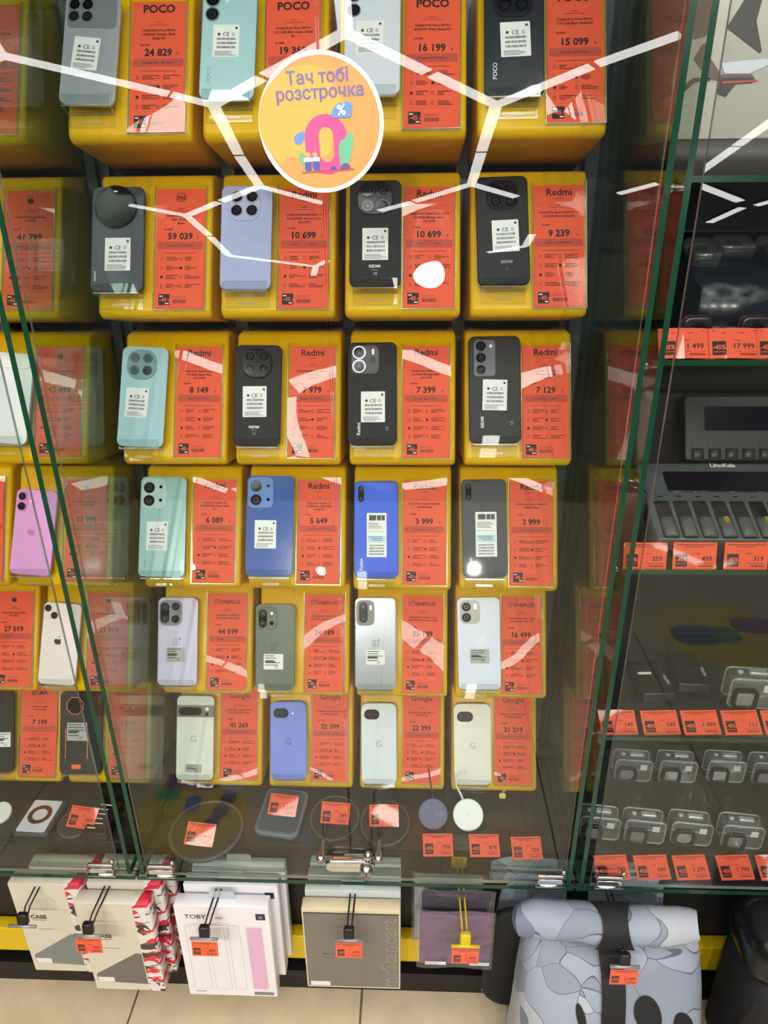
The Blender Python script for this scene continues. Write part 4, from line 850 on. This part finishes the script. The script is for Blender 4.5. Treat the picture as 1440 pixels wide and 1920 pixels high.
# blister packs with a sloping lid and clear domes
def kit(x, w, label, domes):
    root = thing('camera_kit', label, 'camera kit', T((x, 1.075, SH['S1']+.0005)), 'camera kits on the second glass shelf')
    h0, h1, dp = .088, .150, .2
    o = [(0, 0), (dp, 0), (dp, h1), (0, h0)]
    MB().add(slab(o, -w/2, w/2, .002, .002, 1), 0, Matrix(((0, 0, 1, 0), (1, 0, 0, 0), (0, 1, 0, 0), (0, 0, 0, 1)))).build('carton', mat('kit_dark', (20, 23, 32), rough=.22, var=.1), root)
    sl = math.atan2(h1-h0, dp); Ms = T((0, 0, h0)) @ Matrix.Rotation(sl, 4, 'X')
    for dx, dy, dw, dh in domes:
        g = MB().add(slab(rrect(dw*.7, dh*.7, .008, 4, dx, dy), .001, .012, 0, .003, 2), 0, Ms); g.add(slab(circ(dw*.2, 20, dx, dy+.005), .0122, .016, 0, .001, 1), 1, Ms)
        g.build('camera', [mat('cam_black', (30, 32, 36), rough=.35), LENS], root)
        MB().add(slab(rrect(dw, dh, .012, 5, dx, dy), .001, .022, 0, .006, 3), 0, Ms).build('dome', clear('blister', (236, 240, 242), f0=.12, rough=.06, haze=.04), root)
    for k in range(3): MB().add(box(-w*.4+w*.28*k, -w*.4+w*.28*k+w*.2, -.0006, -.0001, h0*.3, h0*.36)).build('print', mat('kit_print', (90, 94, 104), rough=.4), root)
kit(.475, .118, 'dark camera kit with clear domes beside the glass side wall', [(-.032, .1, .044, .07), (.022, .12, .058, .05)])
kit(.592, .118, 'dark camera kit with clear domes at the right picture edge', [(-.032, .105, .052, .075), (.03, .1, .05, .07)])
for u, lab in ((1296, 'small dark red mini camera nearer the glass side wall'), (1402, 'small dark red mini camera nearer the right picture edge')):
    p = atY(u, 628, 1.06)
    o = thing('mini_camera', lab, 'camera', T((p.x, 1.058, SH['S1']+.0005)), 'mini cameras')
    MB().add(slab(rrect(.042, .052, .011, 5, 0, .026), 0, .018, .004, .004, 3), 0, RX(90)).build('body', mat('mini_black', (34, 26, 28), rough=.25), o)
    MB().add(frame(rrect(.0425, .0525, .011, 5, 0, .026), .0025, .006, .012), 0, RX(90)).build('rim', mat('mini_red', (110, 42, 40), rough=.3), o)
    MB().add(slab(circ(.012, 24, 0, .033), .0181, .021, 0, .001, 1), 0, RX(90)).build('lens', LENS, o)
    for k in range(3): MB().add(box(-.012, .012, -.0192, -.0182, .012+.004*k, .0135+.004*k)).build('grille_bar', mat('mini_grey', (90, 88, 88), rough=.4), o)
# battery chargers
def charger(pa, pb, w, label, head, lcd, brand, nslot, studs, name='battery_charger'):
    """pa, pb: lower front and upper back corner (y, z) of the sloping top"""
    root = thing(name, label, 'battery charger', T((0, 0, 0)), 'battery chargers')
    dy, dz_ = pb[0]-pa[0], pb[1]-pa[1]; L = math.hypot(dy, dz_); a = math.degrees(math.atan2(dz_, dy))
    Mx = T((w[0], pa[0], pa[1])) @ RX(a); W_ = w[1]-w[0]
    root.matrix_world = Mx
    gm = mat('charger_grey', (84, 88, 90), rough=.4, var=.08); dk = mat('charger_dark', (24, 26, 29), rough=.35)
    MB().add(slab(rrect(W_, L, .006, 3, W_/2, L/2), -.03, 0, .003, .003, 2)).build('body', gm if brand else dk, root)
    y0 = L*(1-head)
    MB().add(slab(rrect(W_*.72, L*head*.6, .004, 3, W_*.5, y0+L*head*.42), .0001, .0022, 0, .0008, 1)).build('display', mat('lcd_navy', (16, 18, 34), rough=.06, coat=1, var=.1), root)
    if brand:
        MB().add(text(brand, .0125, W_*.5, L-.0125, .0026, bold=.03)).build('lettering', WHT, root)
    for k in range(nslot):
        xs = W_*(.03+.94*k/nslot); ws = W_*.94/nslot
        s = MB().add(slab(rrect(ws*.8, y0*.86, .004, 3, xs+ws/2, y0*.45), .0001, .0006)).build('slot', dk, root)
        o = [(ws*.36*math.cos(R_(t)), ws*.2*math.sin(R_(t))) for t in range(0, 181, 20)]
        MB().add(slab(o, 0, y0*.42, .001, .001, 1), 0, T((xs+ws/2, y0*.47, .0004)) @ RX(90)).build('slide', gm if brand else mat('charger_mid', (48, 50, 53), rough=.4), root)
        if studs: MB().add(slab(rrect(ws*.3, .0022, .001, 2, xs+ws/2, y0*.97), .0003, .0025)).build('contact', CHROME, root)
    if head <= .5:
        for k in range(5): MB().add(slab(rrect(.013, .0055, .0012, 2, W_*(.18+.16*k), y0+L*head*.1), .0001, .0018, 0, .0005, 1)).build('button', gm, root)
        for k in range(3): MB().add(slab(rrect(.008, .013, .001, 1, W_*(.4+.22*k), y0*.4), .006, .0068)).build('sticker', mat('charger_yellow', (150, 128, 40), rough=.5), root)
    return root
xa = atY(1212, 940, 1.12).x
charger((1.045, 1.128), (1.205, 1.20), (xa, xa+.3), 'dark grey battery charger with white brand lettering and a row of empty slots', .46, None, 'LiitoKala', 9, True)
xb = atY(1285, 800, 1.27).x
charger((1.245, 1.19), (1.30, 1.298), (xb, xb+.26), 'black battery charger with wide display and five buttons leaning at the back', .62, None, None, 8, False)
MB_p = atY(1190, 900, 1.12)
ek = thing('screw_terminal', 'black terminal block with four chrome screws beside the grey charger', 'terminal', T((MB_p.x-.006, 1.10, SH['S2']+.0005)))
MB().add(slab(rrect(.05, .09, .004, 2, 0, .045), 0, .09, .002, .002, 1)).build('body', mat('terminal_black', (38, 38, 40), rough=.5), ek)
for a in (-.009, .009):
    for c in (.022, .052): MB().add(lathe([(0, 0), (.007, 0), (.006, .003), (0, .004)], 14), 0, T((a, c, .0901))).build('screw', CHROME, ek)
# shelf tags of the right case
def rtag(u, v, Y, price, lab, w=.066, lean=58, rot=0, bend=0):
    p = atY(u, v, Y); shelf_tag(T(p) @ RZ(rot) @ RX(lean), lab, price, w, .044, bend)
for u, pr, lab in ((1283, '1 499', 'orange shelf tag reading 1 499 beside the dark camera kits'), (1378, '17 999', 'orange shelf tag reading 17 999 on the second glass shelf'), (1468, '6 999', 'orange shelf tag cut by the right picture edge, second glass shelf')): rtag(u, 672, 1.006, pr, lab, .069, bend=.6)
for u, pr, lab in ((1208, '259', 'orange shelf tag reading 259, leftmost in front of the grey charger'), (1301, '499', 'orange shelf tag reading 499, middle one in front of the grey charger'), (1397, '319', 'orange shelf tag reading 319, rightmost in front of the grey charger')): rtag(u, 1068, 1.006, pr, lab, .068, 74)
for u, pr, lab in ((1163, '149', 'orange shelf tag reading 149, leftmost on the lowest glass shelf'), (1243, '349', 'orange shelf tag reading 349, second on the lowest glass shelf'), (1319, '1 899', 'orange shelf tag reading 1 899, third on the lowest glass shelf'), (1396, '111', 'orange shelf tag reading 111, fourth on the lowest glass shelf'), (1472, '799', 'orange shelf tag cut by the right picture edge, lowest glass shelf')): rtag(u, 1378, 1.01, pr, lab, .066, 36, 3)
for u, pr, lab in ((1152, '749', 'orange shelf tag reading 749 below the leftmost front-row housing'), (1228, '649', 'orange shelf tag reading 649 below the second front-row housing'), (1302, '3 299', 'orange shelf tag reading 3 299 below the round-port front housing'), (1385, '1 799', 'orange shelf tag reading 1 799 below the rightmost front-row housing'), (1460, '899', 'orange shelf tag cut by the right picture edge, bottom row')): shelf_tag(lay(u, 1650, ZT+.001, 30, 4), lab, pr, .065, .044)
# clear camera housings
CL = clear('housing_clear', (242, 244, 240), f0=.1, rough=.05, haze=.07)
CLE = clear('housing_edge', (228, 231, 226), f0=.35, rough=.1, haze=.42)
def housing(Mx, label, big=1, rnd_=False, dark=(30, 30, 28)):
    root = thing('camera_housing', label, 'camera housing', Mx, 'clear camera housings'); s = big
    MB().add(slab(rrect(.078*s, .058*s, .010*s, 4, 0, .029*s), 0, .042*s, .003, .003, 2), 0, RX(90) @ T((0, 0, -.042*s))).build('shell', CL, root)
    for z in (.004, .036): MB().add(frame(rrect(.0785*s, .0585*s, .010*s, 4, 0, .029*s), .0018, z*s, (z+.0035)*s), 0, RX(90) @ T((0, 0, -.042*s))).build('flange', CLE, root)
    cx, cy = -.015*s, .0225*s
    o = rrect(.040*s, .040*s, .010*s, 5, cx, cy) if not rnd_ else rrect(.043*s, .043*s, .014*s, 5, cx, cy)
    q = MB().add(frame(o, .006*s, -.001*s, .006*s), 0, RX(90)).build('lens_port', mat('port_dark_%d' % dark[0], dark, rough=.3), root)
    MB().add(slab(circ(.0135*s, 28, cx, cy) if rnd_ else rrect(.027*s, .027*s, .005*s, 4, cx, cy), .002*s, .0035*s), 0, RX(90)).build('port_glass', clear('port_glass', (226, 228, 222), f0=.12, haze=.14), q)
    MB().add(slab(rrect(.03*s, .012*s, .003*s, 3), 0, .006*s, .001, .002, 1), 0, T((.006*s, .02*s, .058*s))).build('latch', CLE, root)
    MB().add(lathe([(0, 0), (.0055*s, 0), (.0055*s, .005*s), (0, .006*s)], 14), 0, T((-.022*s, .02*s, .058*s))).build('button', CLE, root)
    MB().add(box(.012*s, .026*s, -.0006, -.0002, .036*s, .05*s)).build('label', mat('housing_label', (206, 206, 198), rough=.5), root)
    return root
for i, (u, v, lab, rd) in enumerate(((1185, 1466, 'clear camera housing with round port, back row beside the glass side wall', True), (1268, 1468, 'clear camera housing second in the back row', False), (1358, 1468, 'clear camera housing third in the back row', False), (1442, 1472, 'clear camera housing cut by the right picture edge, back row', False))):
    p = atZ(u, v, ZT); housing(T((p.x, p.y, ZT)) @ RZ(-4), lab, 1.02, rd)
for i, (u, v, lab, rd, dk) in enumerate(((1122, 1575, 'clear camera housing behind the green glass edge, front row', False, (38, 34, 34)), (1206, 1582, 'clear camera housing second in the front row', False, (42, 42, 38)), (1293, 1586, 'clear camera housing with round port in the front row', True, (30, 29, 28)), (1388, 1592, 'clear camera housing at the right end of the front row', False, (40, 40, 36)))):
    p = atZ(u, v, ZT); housing(T((p.x, p.y, ZT)) @ RZ(-6), lab, 1.0, rd, dk)
p = atZ(1408, 1330, SH['S3']+.0005); housing(T((p.x, p.y, SH['S3']+.0005)) @ RZ(-5), 'clear camera housing standing alone on the lowest glass shelf', 1.12)
for u, v, rz, lab in ((1235, 1318, 3, 'black accessory packet with white print and a white sticker'), (1300, 1300, -4, 'black accessory packet with white print beside the lone housing')):
    p = atZ(u, v, SH['S3']+.0005)
    o = thing('accessory_packet', lab, 'packet', T((p.x, p.y, SH['S3']+.0005)) @ RZ(rz), 'black packets on the lowest glass shelf')
    MB().add(slab(rrect(.062, .1, .003, 2, 0, .05), 0, .022, .002, .002, 1)).build('body', mat('packet_black', (34, 34, 32), rough=.35), o)
    MB().add(text('TELESIN', .008, .024, .042, .0223, rot=-90, bold=.01)).build('lettering', WHT, o)
    if u < 1250: MB().add(slab(rrect(.026, .007, .001, 1, -.008, .062), .0221, .0226)).build('sticker', WHT, o)

# ------------------------------------------------------------------ goods hanging under the case
def hook(x, ytip, z, label, rgb, tagp, tg_lab, w=.05, rot=0, tdx=0):
    root = thing('display_hook', label, 'display hook', T((x, 1.045, z)), 'display hooks under the cases')
    m = mat('hook_%d_%d_%d' % rgb, rgb, rough=.35); L = 1.045-ytip
    for dx in (-.005, .005): MB().add(tube([(dx, 0, 0), (dx, -L*.5, -.001), (dx*.9+tdx*.5, -L*.9, -.004), (dx*.8+tdx, -L, -.016)], .0016)).build('rod', m, root)
    MB().add(slab(rrect(.032, .05, .003, 2), 0, .003), 0, T((0, -.001, 0)) @ RX(90)).build('back_plate', m, root)
    MB().add(slab(rrect(.02, .026, .004, 3), 0, .012, .002, .003, 2), 0, T((tdx, -L-.001, -.012)) @ RX(80)).build('tip', m, root)
    MB().add(lathe([(0, -w*.53), (.0035, -w*.53), (.0035, w*.53), (0, w*.53)], 10), 0, T((tdx, -L-.014, -.022)) @ RY(90)).build('holder', clear('holder_bar', (170, 172, 178), f0=.2, rough=.1, haze=.25) if rgb[0] < 90 else m, root)
    if tagp is not None:
        t = shelf_tag(T((x+tdx, ytip-.0155, z-.026)) @ RX(82) @ T((0, -.036, 0)), tg_lab, tagp, w, .034)
    return root
def box_carton(name, label, x0, x1, y, z0, z1, d, m, cat='box', group=None, rot=0):
    root = thing(name, label, cat, T(((x0+x1)/2, y, z0)) @ RZ(rot), group); w = x1-x0
    MB().add(slab(rrect(w, z1-z0, .0015, 1, 0, (z1-z0)/2), -d, 0, .0008, .0008, 1), 0, RX(90)).build('carton', m, root)
    return root, w, z1-z0
def fr(root, name, mats, fn): # print on the front of a carton: x right, y up, z out
    b = MB(); fn(b)
    for i in range(len(b.v)): b.v[i] = tuple(RX(90) @ Vector(b.v[i]))
    return b.build(name, mats, root)
def camo_mat():
    m = bpy.data.materials.new('camo_print'); m.use_nodes = True; t = m.node_tree; bs = t.nodes['Principled BSDF']; bs.inputs['Roughness'].default_value = .35
    tc = t.nodes.new('ShaderNodeTexCoord'); mp = t.nodes.new('ShaderNodeMapping'); mp.inputs['Scale'].default_value = (24, 24, 46)
    t.links.new(tc.outputs['Object'], mp.inputs[0]); cur = None
    col = [lin((226, 222, 214)), lin((62, 58, 56)), lin((216, 44, 66))]
    prev = None
    for k, (thr, c, off) in enumerate(((.56, col[1], 3.1), (.55, col[2], 9.7))):
        ad = t.nodes.new('ShaderNodeVectorMath'); ad.inputs[1].default_value = (off, off*2, off); t.links.new(mp.outputs[0], ad.inputs[0])
        n = t.nodes.new('ShaderNodeTexNoise'); n.inputs['Scale'].default_value = 1; n.inputs['Detail'].default_value = 2; n.inputs['Distortion'].default_value = .8
        t.links.new(ad.outputs[0], n.inputs['Vector'])
        g = t.nodes.new('ShaderNodeMath'); g.operation = 'GREATER_THAN'; g.inputs[1].default_value = thr; t.links.new(n.outputs[0], g.inputs[0])
        mx = t.nodes.new('ShaderNodeMixRGB'); mx.inputs[1].default_value = col[0]; mx.inputs[2].default_value = c
        if prev: t.links.new(prev.outputs[0], mx.inputs[1])
        t.links.new(g.outputs[0], mx.inputs[0]); prev = mx
    t.links.new(prev.outputs[0], bs.inputs['Base Color']); return m
CAMO = camo_mat(); BEI = mat('carton_beige', (216, 208, 188), rough=.5, var=.04)
def camo_box(x0, x1, y, z0, z1, label, tri, rot=0, front=True):
    root, w, h = box_carton('tablet_case_box', label, x0, x1, y, z0, z1, .03, BEI, group='beige camouflage-edged boxes', rot=rot)
    bw = w*.22
    MB().add(slab(rrect(bw, h*1.002, .001, 1, w/2-bw/2+.0006, h/2), -.0306, .0006), 0, RX(90)).build('camouflage_band', CAMO, root)
    if front:
        fr(root, 'picture', mat('tri_%d' % tri[0], tri, rough=.45), lambda b: b.add(([(-.44*w, .1*h, .0004), (.28*w, .1*h, .0004), (.28*w, .52*h, .0004)], [(0, 1, 2)]) if False else ([(-.44*w, .19*h, .0004), (-.44*w, .1*h, .0004), (.27*w, .08*h, .0004), (.27*w, .44*h, .0004), (.2*w, .45*h, .0004)], [(0, 1, 2, 3, 4)])))
        fr(root, 'paper_label', LABW, lambda b: b.add(rect(-.43*w, -.2*w, .1*h, .155*h, .0008)))
        fr(root, 'lettering', mat('carton_ink', (60, 58, 54), var=0), lambda b: (b.add(text('CASE', .0145, -.2*w, .62*h, .0006, bold=.03)), b.add(rect(-.3*w, -.1*w, .6*h, .604*h, .0006)), b.add(rect(-.25*w, -.02*w, .5*h, .503*h, .0006))))
    return root
camo_box(-.800, -.655, .955, .125, .395, 'beige tablet case box with camouflage edge at the left picture edge', (126, 134, 128))
camo_box(-.775, -.630, .992, .13, .40, 'beige camouflage-edged box behind the leftmost one', (126, 134, 128), front=False)
camo_box(-.655, -.508, .925, .117, .383, 'beige tablet case box with camouflage edge and CASE lettering', (112, 108, 102))
camo_box(-.642, -.494, .960, .125, .395, 'beige camouflage-edged box second behind the CASE box', (112, 108, 102), front=False)
camo_box(-.628, -.482, .996, .13, .40, 'beige camouflage-edged box rearmost behind the CASE box', (112, 108, 102), front=False)
WC = mat('carton_clean_white', (236, 234, 236), rough=.4, var=.02)
def toby(x0, x1, y, z0, z1, label, full):
    root, w, h = box_carton('tablet_case_box', label, x0, x1, y, z0, z1, .028, WC, group='white tablet case boxes')
    MB().add(slab(rrect(.05, .03, .006, 3, .0, h+.006), .012, .0135), 0, RX(90) @ T((0, 0, -.03))).build('hang_tab', clear('tab_clear', (236, 238, 240), f0=.1, haze=.35), root)
    fr(root, 'badge', mat('badge_navy', (46, 42, 78), rough=.4), lambda b: b.add(rect(.36*w, .46*w, .87*h, .935*h, .0004)))
    if full:
        lg = mat('line_grey', (198, 194, 198), var=0)
        fr(root, 'lettering', [mat('toby_ink', (52, 46, 62), var=0), WHT, lg], lambda b: (b.add(text('TOBY', .0165, -.4*w, .87*h, .0006, 'L', bold=.008), 0), b.add(text('SERIES', .006, -.08*w, .875*h, .0006, 'L'), 0),
            b.add(text('U', .009, .41*w, .89*h, .0008, bold=.02), 1), b.add(rect(-.42*w, -.3*w, .045*h, .05*h, .0006), 0)))
        def pic(b):
            for a, c in ((-.42, -.22), (-.18, .0), (.04, .17)): b.add(annul(rrect((c-a)*w, .72*h, .006, 3, (a+c)/2*w, .44*h), rrect((c-a)*w-.0016, .72*h-.0016, .005, 3, (a+c)/2*w, .44*h), .0004), 0)
            b.add(flat(rrect(.19*w, .72*h, .004, 3, .325*w, .44*h), .0004), 2); b.add(flat(rrect(.165*w, .69*h, .003, 3, .325*w, .44*h), .0006), 1)
            b.add(rect(.24*w, .46*w, .02*h, .055*h, .0006), 3)
        fr(root, 'picture', [lg, mat('toby_pink', (226, 178, 208), rough=.4), mat('toby_edge', (226, 222, 226), var=0), mat('toby_grey', (130, 134, 130), var=0)], pic)
    return root
toby(-.457, -.271, .925, .108, .383, 'white tablet case box with TOBY lettering and a pink strip', True)
toby(-.446, -.258, .960, .125, .398, 'white tablet case box second in the stack behind the TOBY one', False)
toby(-.438, -.250, .995, .135, .402, 'white tablet case box rearmost behind the TOBY one', False)
CRM = mat('carton_cream', (222, 208, 170), rough=.45)
rt_, w, h = box_carton('keyboard_case_box', 'grey-brown keyboard case box with tall outlined lettering in clear wrap', -.206, -.014, .925, .146, .383, .026, CRM)
fr(rt_, 'cover_print', [mat('cover_brown', (118, 112, 104), rough=.22, var=.12, scale=14, coat=.4), mat('cover_dark', (60, 54, 52), var=0)], lambda b: (b.add(rect(-.485*w, .485*w, .02*h, .95*h, .0004), 0), b.add(rect(-.485*w, .485*w, .95*h, .965*h, .0004), 1)))
fr(rt_, 'lettering', mat('outline_ink', (184, 180, 170), var=0), lambda b: b.add(text('mrStandart', .046, .46*w, .03*h, .0007, 'L', rot=90)))
fr(rt_, 'letter_fill', mat('cover_brown2', (112, 106, 98), rough=.25, var=0), lambda b: b.add(text('mrStandart', .046, .46*w, .03*h+.0007, .0010, 'L', rot=90, bold=-.02)))
fr(rt_, 'small_print', mat('faint_green', (92, 112, 96), var=0), lambda b: (b.add(text('SMART FLIP', .009, -.2*w, .44*h, .0007, bold=.01)), b.add(text('FOR TABLET', .006, -.22*w, .395*h, .0007))))
fr(rt_, 'paper_label', LABW, lambda b: b.add(rect(-.46*w, -.25*w, .03*h, .085*h, .0009)))
for k, (yy, zz) in enumerate(((.957, .395), (.985, .40), (1.012, .402))):
    r2, w_, h_ = box_carton('keyboard_case_box', 'silvery wrapped box %s behind the grey-brown keyboard box' % ('second', 'third', 'fourth')[k], -.203+.002*k, -.014, yy, .17, zz, .02, mat('wrap_silver', (204, 212, 212), rough=.2, var=.1, scale=12), group='wrapped boxes behind the keyboard box')
    MB().add(slab(rrect(.05, .024, .006, 3, .0, h_+.004), .0, .0014), 0, RX(90) @ T((0, 0, -.012))).build('hang_tab', clear('tab_clear'), r2)
def sleeve(x0, x1, y, z0, z1, label, rgb, lab):
    root, w, h = box_carton('tablet_folio', label, x0, x1, y, z0, z1, .012, mat('folio_%d' % rgb[0], rgb, rough=.45, var=.06), cat='tablet case', group='wrapped tablet folios')
    n = 8; v = []; f = []
    for j in range(n+1):
        for i in range(n+1):
            a, c = i/n, j/n; v.append((-w*.54+w*1.08*a, -.0045-.002*math.sin(a*9+c*5)-.0015*math.sin(c*14), -.006+(h+.03)*c))
    for j in range(n):
        for i in range(n): q = j*(n+1)+i; f.append((q, q+1, q+n+2, q+n+1))
    MB().add((v, f, [True]*len(f))).build('wrap', clear('wrap_film', (246, 246, 250), f0=.07, rough=.06, haze=.06, bump=.5, bscale=40), root)
    if lab:
        for a, c in ((-.42, -.12), (.22, .5)): fr(root, 'paper_label', LABW, lambda b: b.add(rect(a*w, c*w, .03*h, .1*h, .0055)))
    return root
sleeve(.024, .163, .925, .232, .372, 'purple tablet folio in a clear wrapper under the yellow hook', (112, 72, 108), True)
sleeve(.028, .165, .955, .24, .392, 'dark folio in a clear wrapper behind the purple one', (48, 40, 52), False)
sleeve(.014, .15, .985, .22, .40, 'grey folio in a clear wrapper rearmost on the yellow hook', (176, 178, 178), False)
hk = [(-.74, .90, 'black display hook over the leftmost camouflage box', (22, 22, 22), None, '', 0), (-.6, .885, 'black display hook over the CASE box', (22, 22, 22), '969', 'small orange tag hanging in front of the CASE box', -.006),
      (-.375, .885, 'black display hook over the TOBY box', (22, 22, 22), '869', 'small orange tag hanging in front of the TOBY box', -.008), (-.108, .89, 'black display hook over the grey-brown keyboard box', (22, 22, 22), '699', 'small orange tag hanging in front of the keyboard box', -.002),
      (.106, .885, 'yellow display hook over the purple folio', (214, 186, 22), '1 499', 'small orange tag hanging in front of the purple folio', .002), (.395, .855, 'black display hook over the grey printed backpack', (22, 22, 22), '2 999', 'small orange tag hanging in front of the backpack', -.002)]
for x, yt, lab, rgb, tp, tl, tdx in hk: hook(x, yt, .388, lab, rgb, tp, tl, tdx=tdx)

# ------------------------------------------------------------------ backpacks
def bag_mat():
    m = bpy.data.materials.new('backpack_print'); m.use_nodes = True; t = m.node_tree; bs = t.nodes['Principled BSDF']; bs.inputs['Roughness'].default_value = .6
    tc = t.nodes.new('ShaderNodeTexCoord')
    n = t.nodes.new('ShaderNodeTexNoise'); n.inputs['Scale'].default_value = 6; n.inputs['Detail'].default_value = 1
    t.links.new(tc.outputs['Object'], n.inputs['Vector'])
    mxv = t.nodes.new('ShaderNodeMixRGB'); mxv.inputs[0].default_value = .3; t.links.new(tc.outputs['Object'], mxv.inputs[1]); t.links.new(n.outputs['Color'], mxv.inputs[2])
    vo = t.nodes.new('ShaderNodeTexVoronoi'); vo.inputs['Scale'].default_value = 11; t.links.new(mxv.outputs[0], vo.inputs['Vector'])
    ve = t.nodes.new('ShaderNodeTexVoronoi'); ve.feature = 'DISTANCE_TO_EDGE'; ve.inputs['Scale'].default_value = 11; t.links.new(mxv.outputs[0], ve.inputs['Vector'])
    sp = t.nodes.new('ShaderNodeSeparateColor'); t.links.new(vo.outputs['Color'], sp.inputs[0])
    r = t.nodes.new('ShaderNodeValToRGB'); r.color_ramp.interpolation = 'CONSTANT'; e = r.color_ramp.elements
    e[0].color = lin((142, 149, 162)); e[1].position = .35; e[1].color = lin((158, 165, 179)); x = e.new(.65); x.color = lin((118, 127, 146)); x = e.new(.85); x.color = lin((182, 186, 194))
    t.links.new(sp.outputs[0], r.inputs[0])
    g = t.nodes.new('ShaderNodeMath'); g.operation = 'LESS_THAN'; g.inputs[1].default_value = .007; t.links.new(ve.outputs['Distance'], g.inputs[0])
    mx = t.nodes.new('ShaderNodeMixRGB'); mx.inputs[2].default_value = lin((92, 96, 112)); t.links.new(g.outputs[0], mx.inputs[0]); t.links.new(r.outputs[0], mx.inputs[1])
    t.links.new(mx.outputs[0], bs.inputs['Base Color']); return m
BAGM = bag_mat(); BAGK = mat('bag_black', (24, 24, 25), rough=.7, var=.2, scale=60, bump=.15, bscale=700)
def sheet(fn, nu, nv, closed=False):
    v = [fn(i/nu, j/nv) for j in range(nv+1) for i in range(nu+1)]; f = []
    for j in range(nv):
        for i in range(nu): q = j*(nu+1)+i; f.append((q, q+1, q+nu+2, q+nu+1))
    return v, f, [True]*len(f)
def nz(x, y, z): return math.sin(x*31+1.3*math.sin(y*22))*math.cos(z*27+y*13)
def backpack(Mx, label, spots=True):
    root = thing('backpack', label, 'backpack', Mx, 'grey printed backpacks')
    def body(a, c):                       # c: 0 floor side, 1 top edge; a around the front
        t = (a-.5)*math.pi; wz = .166+.03*(1-c); d = .13*(1-.55*c**3)
        x = wz*math.copysign(abs(math.sin(t))**.75, math.sin(t)); y = -d*abs(math.cos(t))**.55
        z = .01+.305*c-.02*(1-c)
        if c > .97: y *= .75
        w = nz(x, y, z)*.006; return (x, y+w-.05*(1-c), z-.012*math.cos(a*14)*c**6)
    MB().add(sheet(body, 36, 20)).build('front_panel', BAGM, root)
    def top(a, c):
        q = body(a, 1.0); return (q[0]*(1-.15*c), q[1]*(1-c)+.02*c, q[2]+.012*math.sin(c*1.5))
    MB().add(sheet(top, 36, 5)).build('top_fold', BAGM, root)
    MB().add(slab(rrect(.40, .30, .06, 5, -.035, .155), -.02, 0, .008, .008, 3), 0, T((0, .02, 0)) @ RX(90)).build('back_panel', BAGK, root)
    def roll(a, c):
        t = 2*math.pi*c; x = (a-.5)*.335; e = 1-.25*abs(2*a-1)**6
        dip = .012*math.exp(-(x/.05)**2)
        return (x-.022+.004*math.sin(t*2), -.035+.035*e*math.cos(t)+.002*math.sin(a*21), .362-dip+.036*e*math.sin(t)*(1+.08*math.sin(a*17))+.006*math.sin(a*6))
    b = MB().add(sheet(roll, 28, 16))
    for a in (0, 1): b.add(([roll(a, j/16) for j in range(16)], [tuple(range(16))]))
    b.build('roll_top', BAGM, root)
    def surf(X, Z):
        c = max(0, min(1, (Z+.01)/.325)); sx = min(.99, abs(X)/(.166+.03*(1-c))); tt = math.asin(min(1, sx**(1/.75)))
        Y = -.13*(1-.55*c**3)*abs(math.cos(tt))**.55*(.75 if c > .97 else 1); return Y+nz(X, Y, Z)*.006-.05*(1-c)
    def strap(a, c):
        X = -.012+(a-.5)*.044; Z = .005+.31*c; return (X, surf(-.012, Z)-.006, Z)
    MB().add(sheet(strap, 2, 14)).build('strap', BAGK, root)
    def web(a, c):                        # black straps crossing over the roll
        t = R_(205-150*c); return (-.012+(a-.5)*(.046+.03*(1-math.sin(c*math.pi))), -.035+.041*math.cos(t), .356+.041*math.sin(t))
    MB().add(sheet(web, 4, 10)).build('strap_web', BAGK, root)
    yb_ = surf(-.012, .19)
    MB().add(slab(rrect(.052, .075, .006, 3), 0, .012, .003, .003, 2), 0, T((-.012, surf(-.012, .14)-.008, .14)) @ RX(72)).build('buckle', mat('buckle_black', (14, 14, 15), rough=.3), root)
    MB().add(box(-.036, .012, yb_-.012, yb_-.008, .188, .194)).build('slider', STEEL, root)
    if spots:
        for cx, cz, rx, rz, rot in ((.052, .225, .024, .032, 30), (.122, .195, .018, .03, 30), (-.07, .215, .008, .024, 15)):
            pts = []
            for k in range(20):
                q = 2*math.pi*k/20; dx, dz2 = rx*math.cos(q), rz*math.sin(q); rr = R_(rot); X = cx+dx*math.cos(rr)-dz2*math.sin(rr); Z = cz+dx*math.sin(rr)+dz2*math.cos(rr)
                pts.append((X, surf(X, Z)-.003, Z))
            MB().add(([(cx, sum(p[1] for p in pts)/20-.002, cz)]+pts, [(0, 1+i, 1+(i+1) % 20) for i in range(20)], [True]*20)).build('dark_spot', BAGK, root)
    return root
pb = atY(1160, 1800, .9)
backpack(T((pb.x-.012, .945, .026)), 'pale grey printed roll-top backpack with black strap and buckle')
backpack(T((pb.x-.045, 1.03, .02)) @ Matrix.Diagonal((1, .2, 1, 1)), 'second pale grey roll-top backpack behind the first', False)
pb2 = atY(1450, 1850, .9)
bb = thing('backpack', 'plain black backpack at the lower right corner', 'backpack', T((pb2.x+.085, .97, 0)))
MB().add(slab(rrect(.34, .33, .06, 6, 0, .17), 0, .16, .03, .05, 4), 0, RX(90)).build('body', BAGK, bb)
MB().add(tube([(-.10, -.03, .33), (-.12, -.1, .335), (-.15, -.13, .28), (-.16, -.13, .2)], .016, 10)).build('shoulder_strap', BAGK, bb)
MB().add(slab(rrect(.03, .014, .002, 2), 0, .0006), 0, T((-.1, -.1, .345)) @ RX(50)).build('tag', mat('bag_tag', (206, 200, 180), rough=.6), bb)
MB().add(slab(rrect(.36, .12, .05, 6), 0, .14, .04, .04, 4), 0, T((0, .0, .37)) @ RX(90)).build('top_fold', mat('bag_black_gloss', (16, 16, 17), rough=.25, var=.2, bump=.5, bscale=25), bb)
